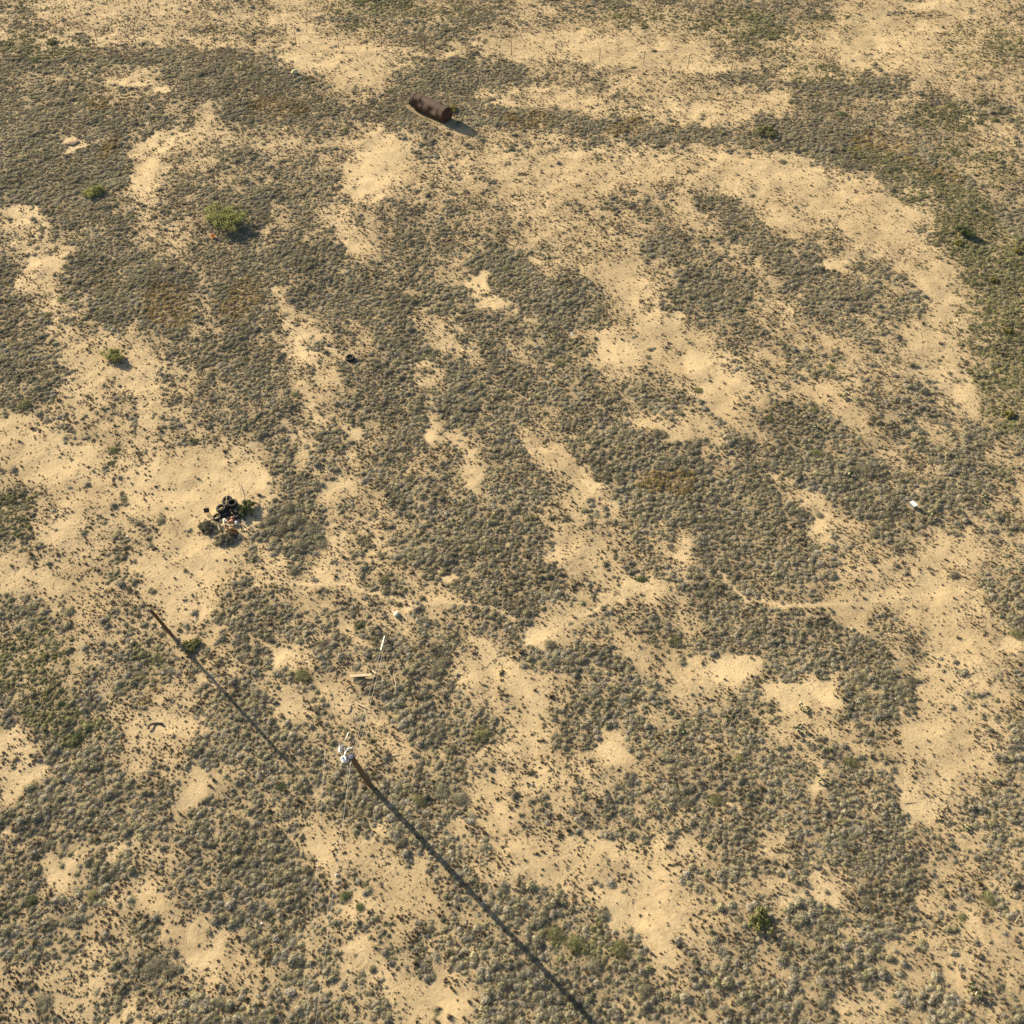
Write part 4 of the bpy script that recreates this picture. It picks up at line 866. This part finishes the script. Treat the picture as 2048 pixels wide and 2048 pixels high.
# ------------------------------------------------------------------ transformer pole
PH = 7.2; b2 = gp(741, 1567, -.3); tp2 = at(702, 1513, PH)
t = thing('utility_pole', b2, 'leaning utility pole carrying a white transformer, casting the long diagonal shadow', 'utility pole'); d = tp2 - b2; ax = d.normalized()
bm = bmesh.new(); tube(bm, [d * (i / 12) for i in range(13)], [.135 - .0012 * i for i in range(13)], 20); frombm('shaft', bm, M['pole2'], t, True)
def loc_at(u, v, z): return at(u, v, z) - b2
q = d.to_track_quat('Z', 'Y')
def seat(o, p, tilt=None):
    o.location = p; o.rotation_euler = (tilt or q).to_euler()
# transformer tank hung on the pole just below its top
tr = loc_at(694, 1518, PH - .45); tq = Vector((-.52, -.42, .74)).to_track_quat('Z', 'Y')
bm = bmesh.new(); lathe(bm, [(0, -.30), (.13, -.30), (.15, -.28), (.15, .20), (.165, .21), (.165, .25), (.13, .27), (0, .275)], 28); body = frombm('transformer', bm, M['blue'], t); seat(body, tr, tq)
bm = bmesh.new(); lathe(bm, [(.151, .03), (.162, .035), (.162, .11), (.151, .115)], 28, 'Z', True); frombm('white_band', bm, M['whitep'], body)
bm = bmesh.new(); lathe(bm, [(.151, -.12), (.160, -.11), (.160, .02), (.151, .025)], 28, 'Z', True); frombm('dark_band', bm, M['dark'], body)
bm = bmesh.new(); lathe(bm, [(.10, .272), (.155, .262), (.17, .24), (.17, .205), (.176, .205), (.176, .25), (.158, .275), (.10, .285)], 28, 'Z', True); frombm('lid_rim', bm, M['whitep'], body)
for i, (ox, oy) in enumerate(((-.08, .05), (.08, -.04))):
    bm = bmesh.new(); lathe(bm, [(.02, 0), (.045, .02), (.022, .05), (.05, .07), (.022, .10), (.045, .12), (.02, .16), (.012, .22), (0, .22)], 14); o = frombm('bushing', bm, M['porc'], body); o.location = (ox * .8, oy * .8, .26); o.scale = (.7, .7, .7)
for i in range(3):
    bm = bmesh.new(); lathe(bm, [(0, 0), (.025, 0), (.03, .04), (.02, .07), (0, .07)], 10, 'X'); o = frombm('terminal', bm, M['galv'], body); o.location = (-.04 + .01 * i, -.16, .0 - .09 * i); o.rotation_euler = (0, 0, -1.57)
bm = bmesh.new(); box(bm, (0, 0, 0), (.10, .16, .38)); o = frombm('mounting_bracket', bm, M['galv'], t); seat(o, (tr + d * ((PH - .75) / PH)) / 2)
# arm going out to the upper left, with two bell insulators
a0 = d * .965; a1 = loc_at(651, 1489, PH - .1)
bm = bmesh.new(); tube(bm, [a0, a1], [.03, .018], 8); frombm('side_arm', bm, M['plank'], t)
bm = bmesh.new(); tube(bm, [d * .90, loc_at(680, 1507, PH - .1)], .015, 6); frombm('arm_brace', bm, M['galv'], t)
for (u, v) in ((679.5, 1495), (679.5, 1501)):
    bm = bmesh.new(); lathe(bm, [(.012, 0), (.075, 0), (.07, .015), (.035, .05), (.03, .085), (.045, .09), (.03, .12), (0, .125)], 18); o = frombm('bell_insulator', bm, M['porc'], t); o.location = loc_at(u, v + 2, PH - .12)
    o.rotation_euler = (-.5, 0, 0)
bm = bmesh.new(); tube(bm, [loc_at(679.5, 1505, PH - .12), loc_at(679.5, 1486, PH - .12), loc_at(683, 1484, PH - .1)], .014, 6); tube(bm, [a1.lerp(a0, .45), loc_at(679.5, 1504, PH - .12)], .014, 6); frombm('pin_rod', bm, M['galv'], t)
# dark steel plate bracket behind the insulators
bm = bmesh.new(); q4 = [(681, 1491), (686, 1486), (692, 1498), (686, 1506)]
vt = [bm.verts.new(loc_at(u, v, PH - .20)) for u, v in q4]; vb = [bm.verts.new(w.co - Vector((0, 0, .05))) for w in vt]
bm.faces.new(vt[::-1]); bm.faces.new(vb)
for k in range(4): bm.faces.new((vt[k], vt[(k + 1) % 4], vb[(k + 1) % 4], vb[k]))
bmesh.ops.recalc_face_normals(bm, faces=bm.faces[:]); frombm('plate_bracket', bm, M['steelgrey'], t)
# fused cutout: white porcelain rod with caps
c0, c1 = loc_at(691, 1504, PH), loc_at(699.5, 1495, PH + .15)
bm = bmesh.new(); tube(bm, [c0, c0.lerp(c1, .15), c0.lerp(c1, .2), c0.lerp(c1, .5), c0.lerp(c1, .55), c0.lerp(c1, .95), c1], [.035, .035, .022, .022, .032, .03, .02], 10); frombm('fuse_cutout', bm, M['porc'], t)
c2 = loc_at(702, 1497, PH + .1); bm = bmesh.new(); tube(bm, [c2, c2 + Vector((.07, .05, .02))], [.035, .03], 10); frombm('lightning_arrester', bm, M['porc'], t)
c3 = loc_at(694, 1497, PH + .1); bm = bmesh.new(); tube(bm, [c3, c3 + Vector((.06, -.02, .02))], [.03, .03], 10); frombm('terminal_clamp', bm, M['porc'], t)
bm = bmesh.new(); tube(bm, [c2, loc_at(705, 1502, PH - .1), loc_at(704, 1510, PH - .3), tr + Vector((.1, 0, .35))], .008, 5); tube(bm, [c1, loc_at(700, 1498, PH), c2], .008, 5); tube(bm, [c0, tr + ax * .5 + Vector((-.08, .05, 0))], .008, 5); frombm('jumper_wire', bm, M['wire'], t)
bm = bmesh.new(); lathe(bm, [(0, 0), (.115, 0), (.11, .02), (0, .03)], 18); o = frombm('pole_cap', bm, M['galv'], t); seat(o, d)
# guy wires to the anchor, each with its pale guard
anc = gp(770, 1273, .05); top_w = b2 + d * .97
def wire(name, a, b, r, sag, label, cat, m, n=12, group=None, guard=None):
    t = thing(name, a, label, cat, group); bm = bmesh.new(); P = []
    for i in range(n + 1):
        s = i / n; p = a.lerp(b, s) - a; p.z -= sag * 4 * s * (1 - s); P.append(p)
    tube(bm, P, r, 5); frombm('strand', bm, m, t)
    if guard:
        bm = bmesh.new(); tube(bm, [P[0].lerp(P[-1], guard[0]), P[0].lerp(P[-1], guard[1])], .035, 8); frombm('wire_guard', bm, M['guard'], t)
    return t
# guard covers the lowest stretch seen in the photo
wire('guy_wire', anc, top_w, .007, .05, 'guy wire rising from the anchor with a white guard at its foot', 'guy wire', M['wire'], group='guy wires of the leaning pole', guard=(.01, .15))
wire('guy_wire', anc + Vector((.12, -.02, 0)), b2 + d * .80, .006, .05, 'lower plain guy wire running right beside the guarded one', 'guy wire', M['wire'], group='guy wires of the leaning pole')
stick(697.5, 1467, 690, 1484, .03, M['guard'], 'short white rod in scrub just above the transformer', 'rod', z0=.12, z1=.14, name='white_rod', fork=False)
# conductors leaving over the bottom of the photograph
e1 = at(628, 2048, 5.6); e2 = at(610, 2048, 5.6); k1 = (e1 - (b2 + d * .98)); k2 = (e2 - (b2 + a1 * 1.0))
wire('power_line', b2 + d * .98, b2 + d * .98 + k1 * 2.6, .005, .35, 'thin conductor leaving the transformer pole straight down the photo', 'power line', M['wire'], 20, 'conductors leaving the transformer pole')
wire('power_line', b2 + a1, b2 + a1 + k2 * 2.6, .005, .35, 'left thin conductor leaving the end of the side arm', 'power line', M['wire'], 20, 'conductors leaving the transformer pole')
print('objects', len(bpy.data.objects))
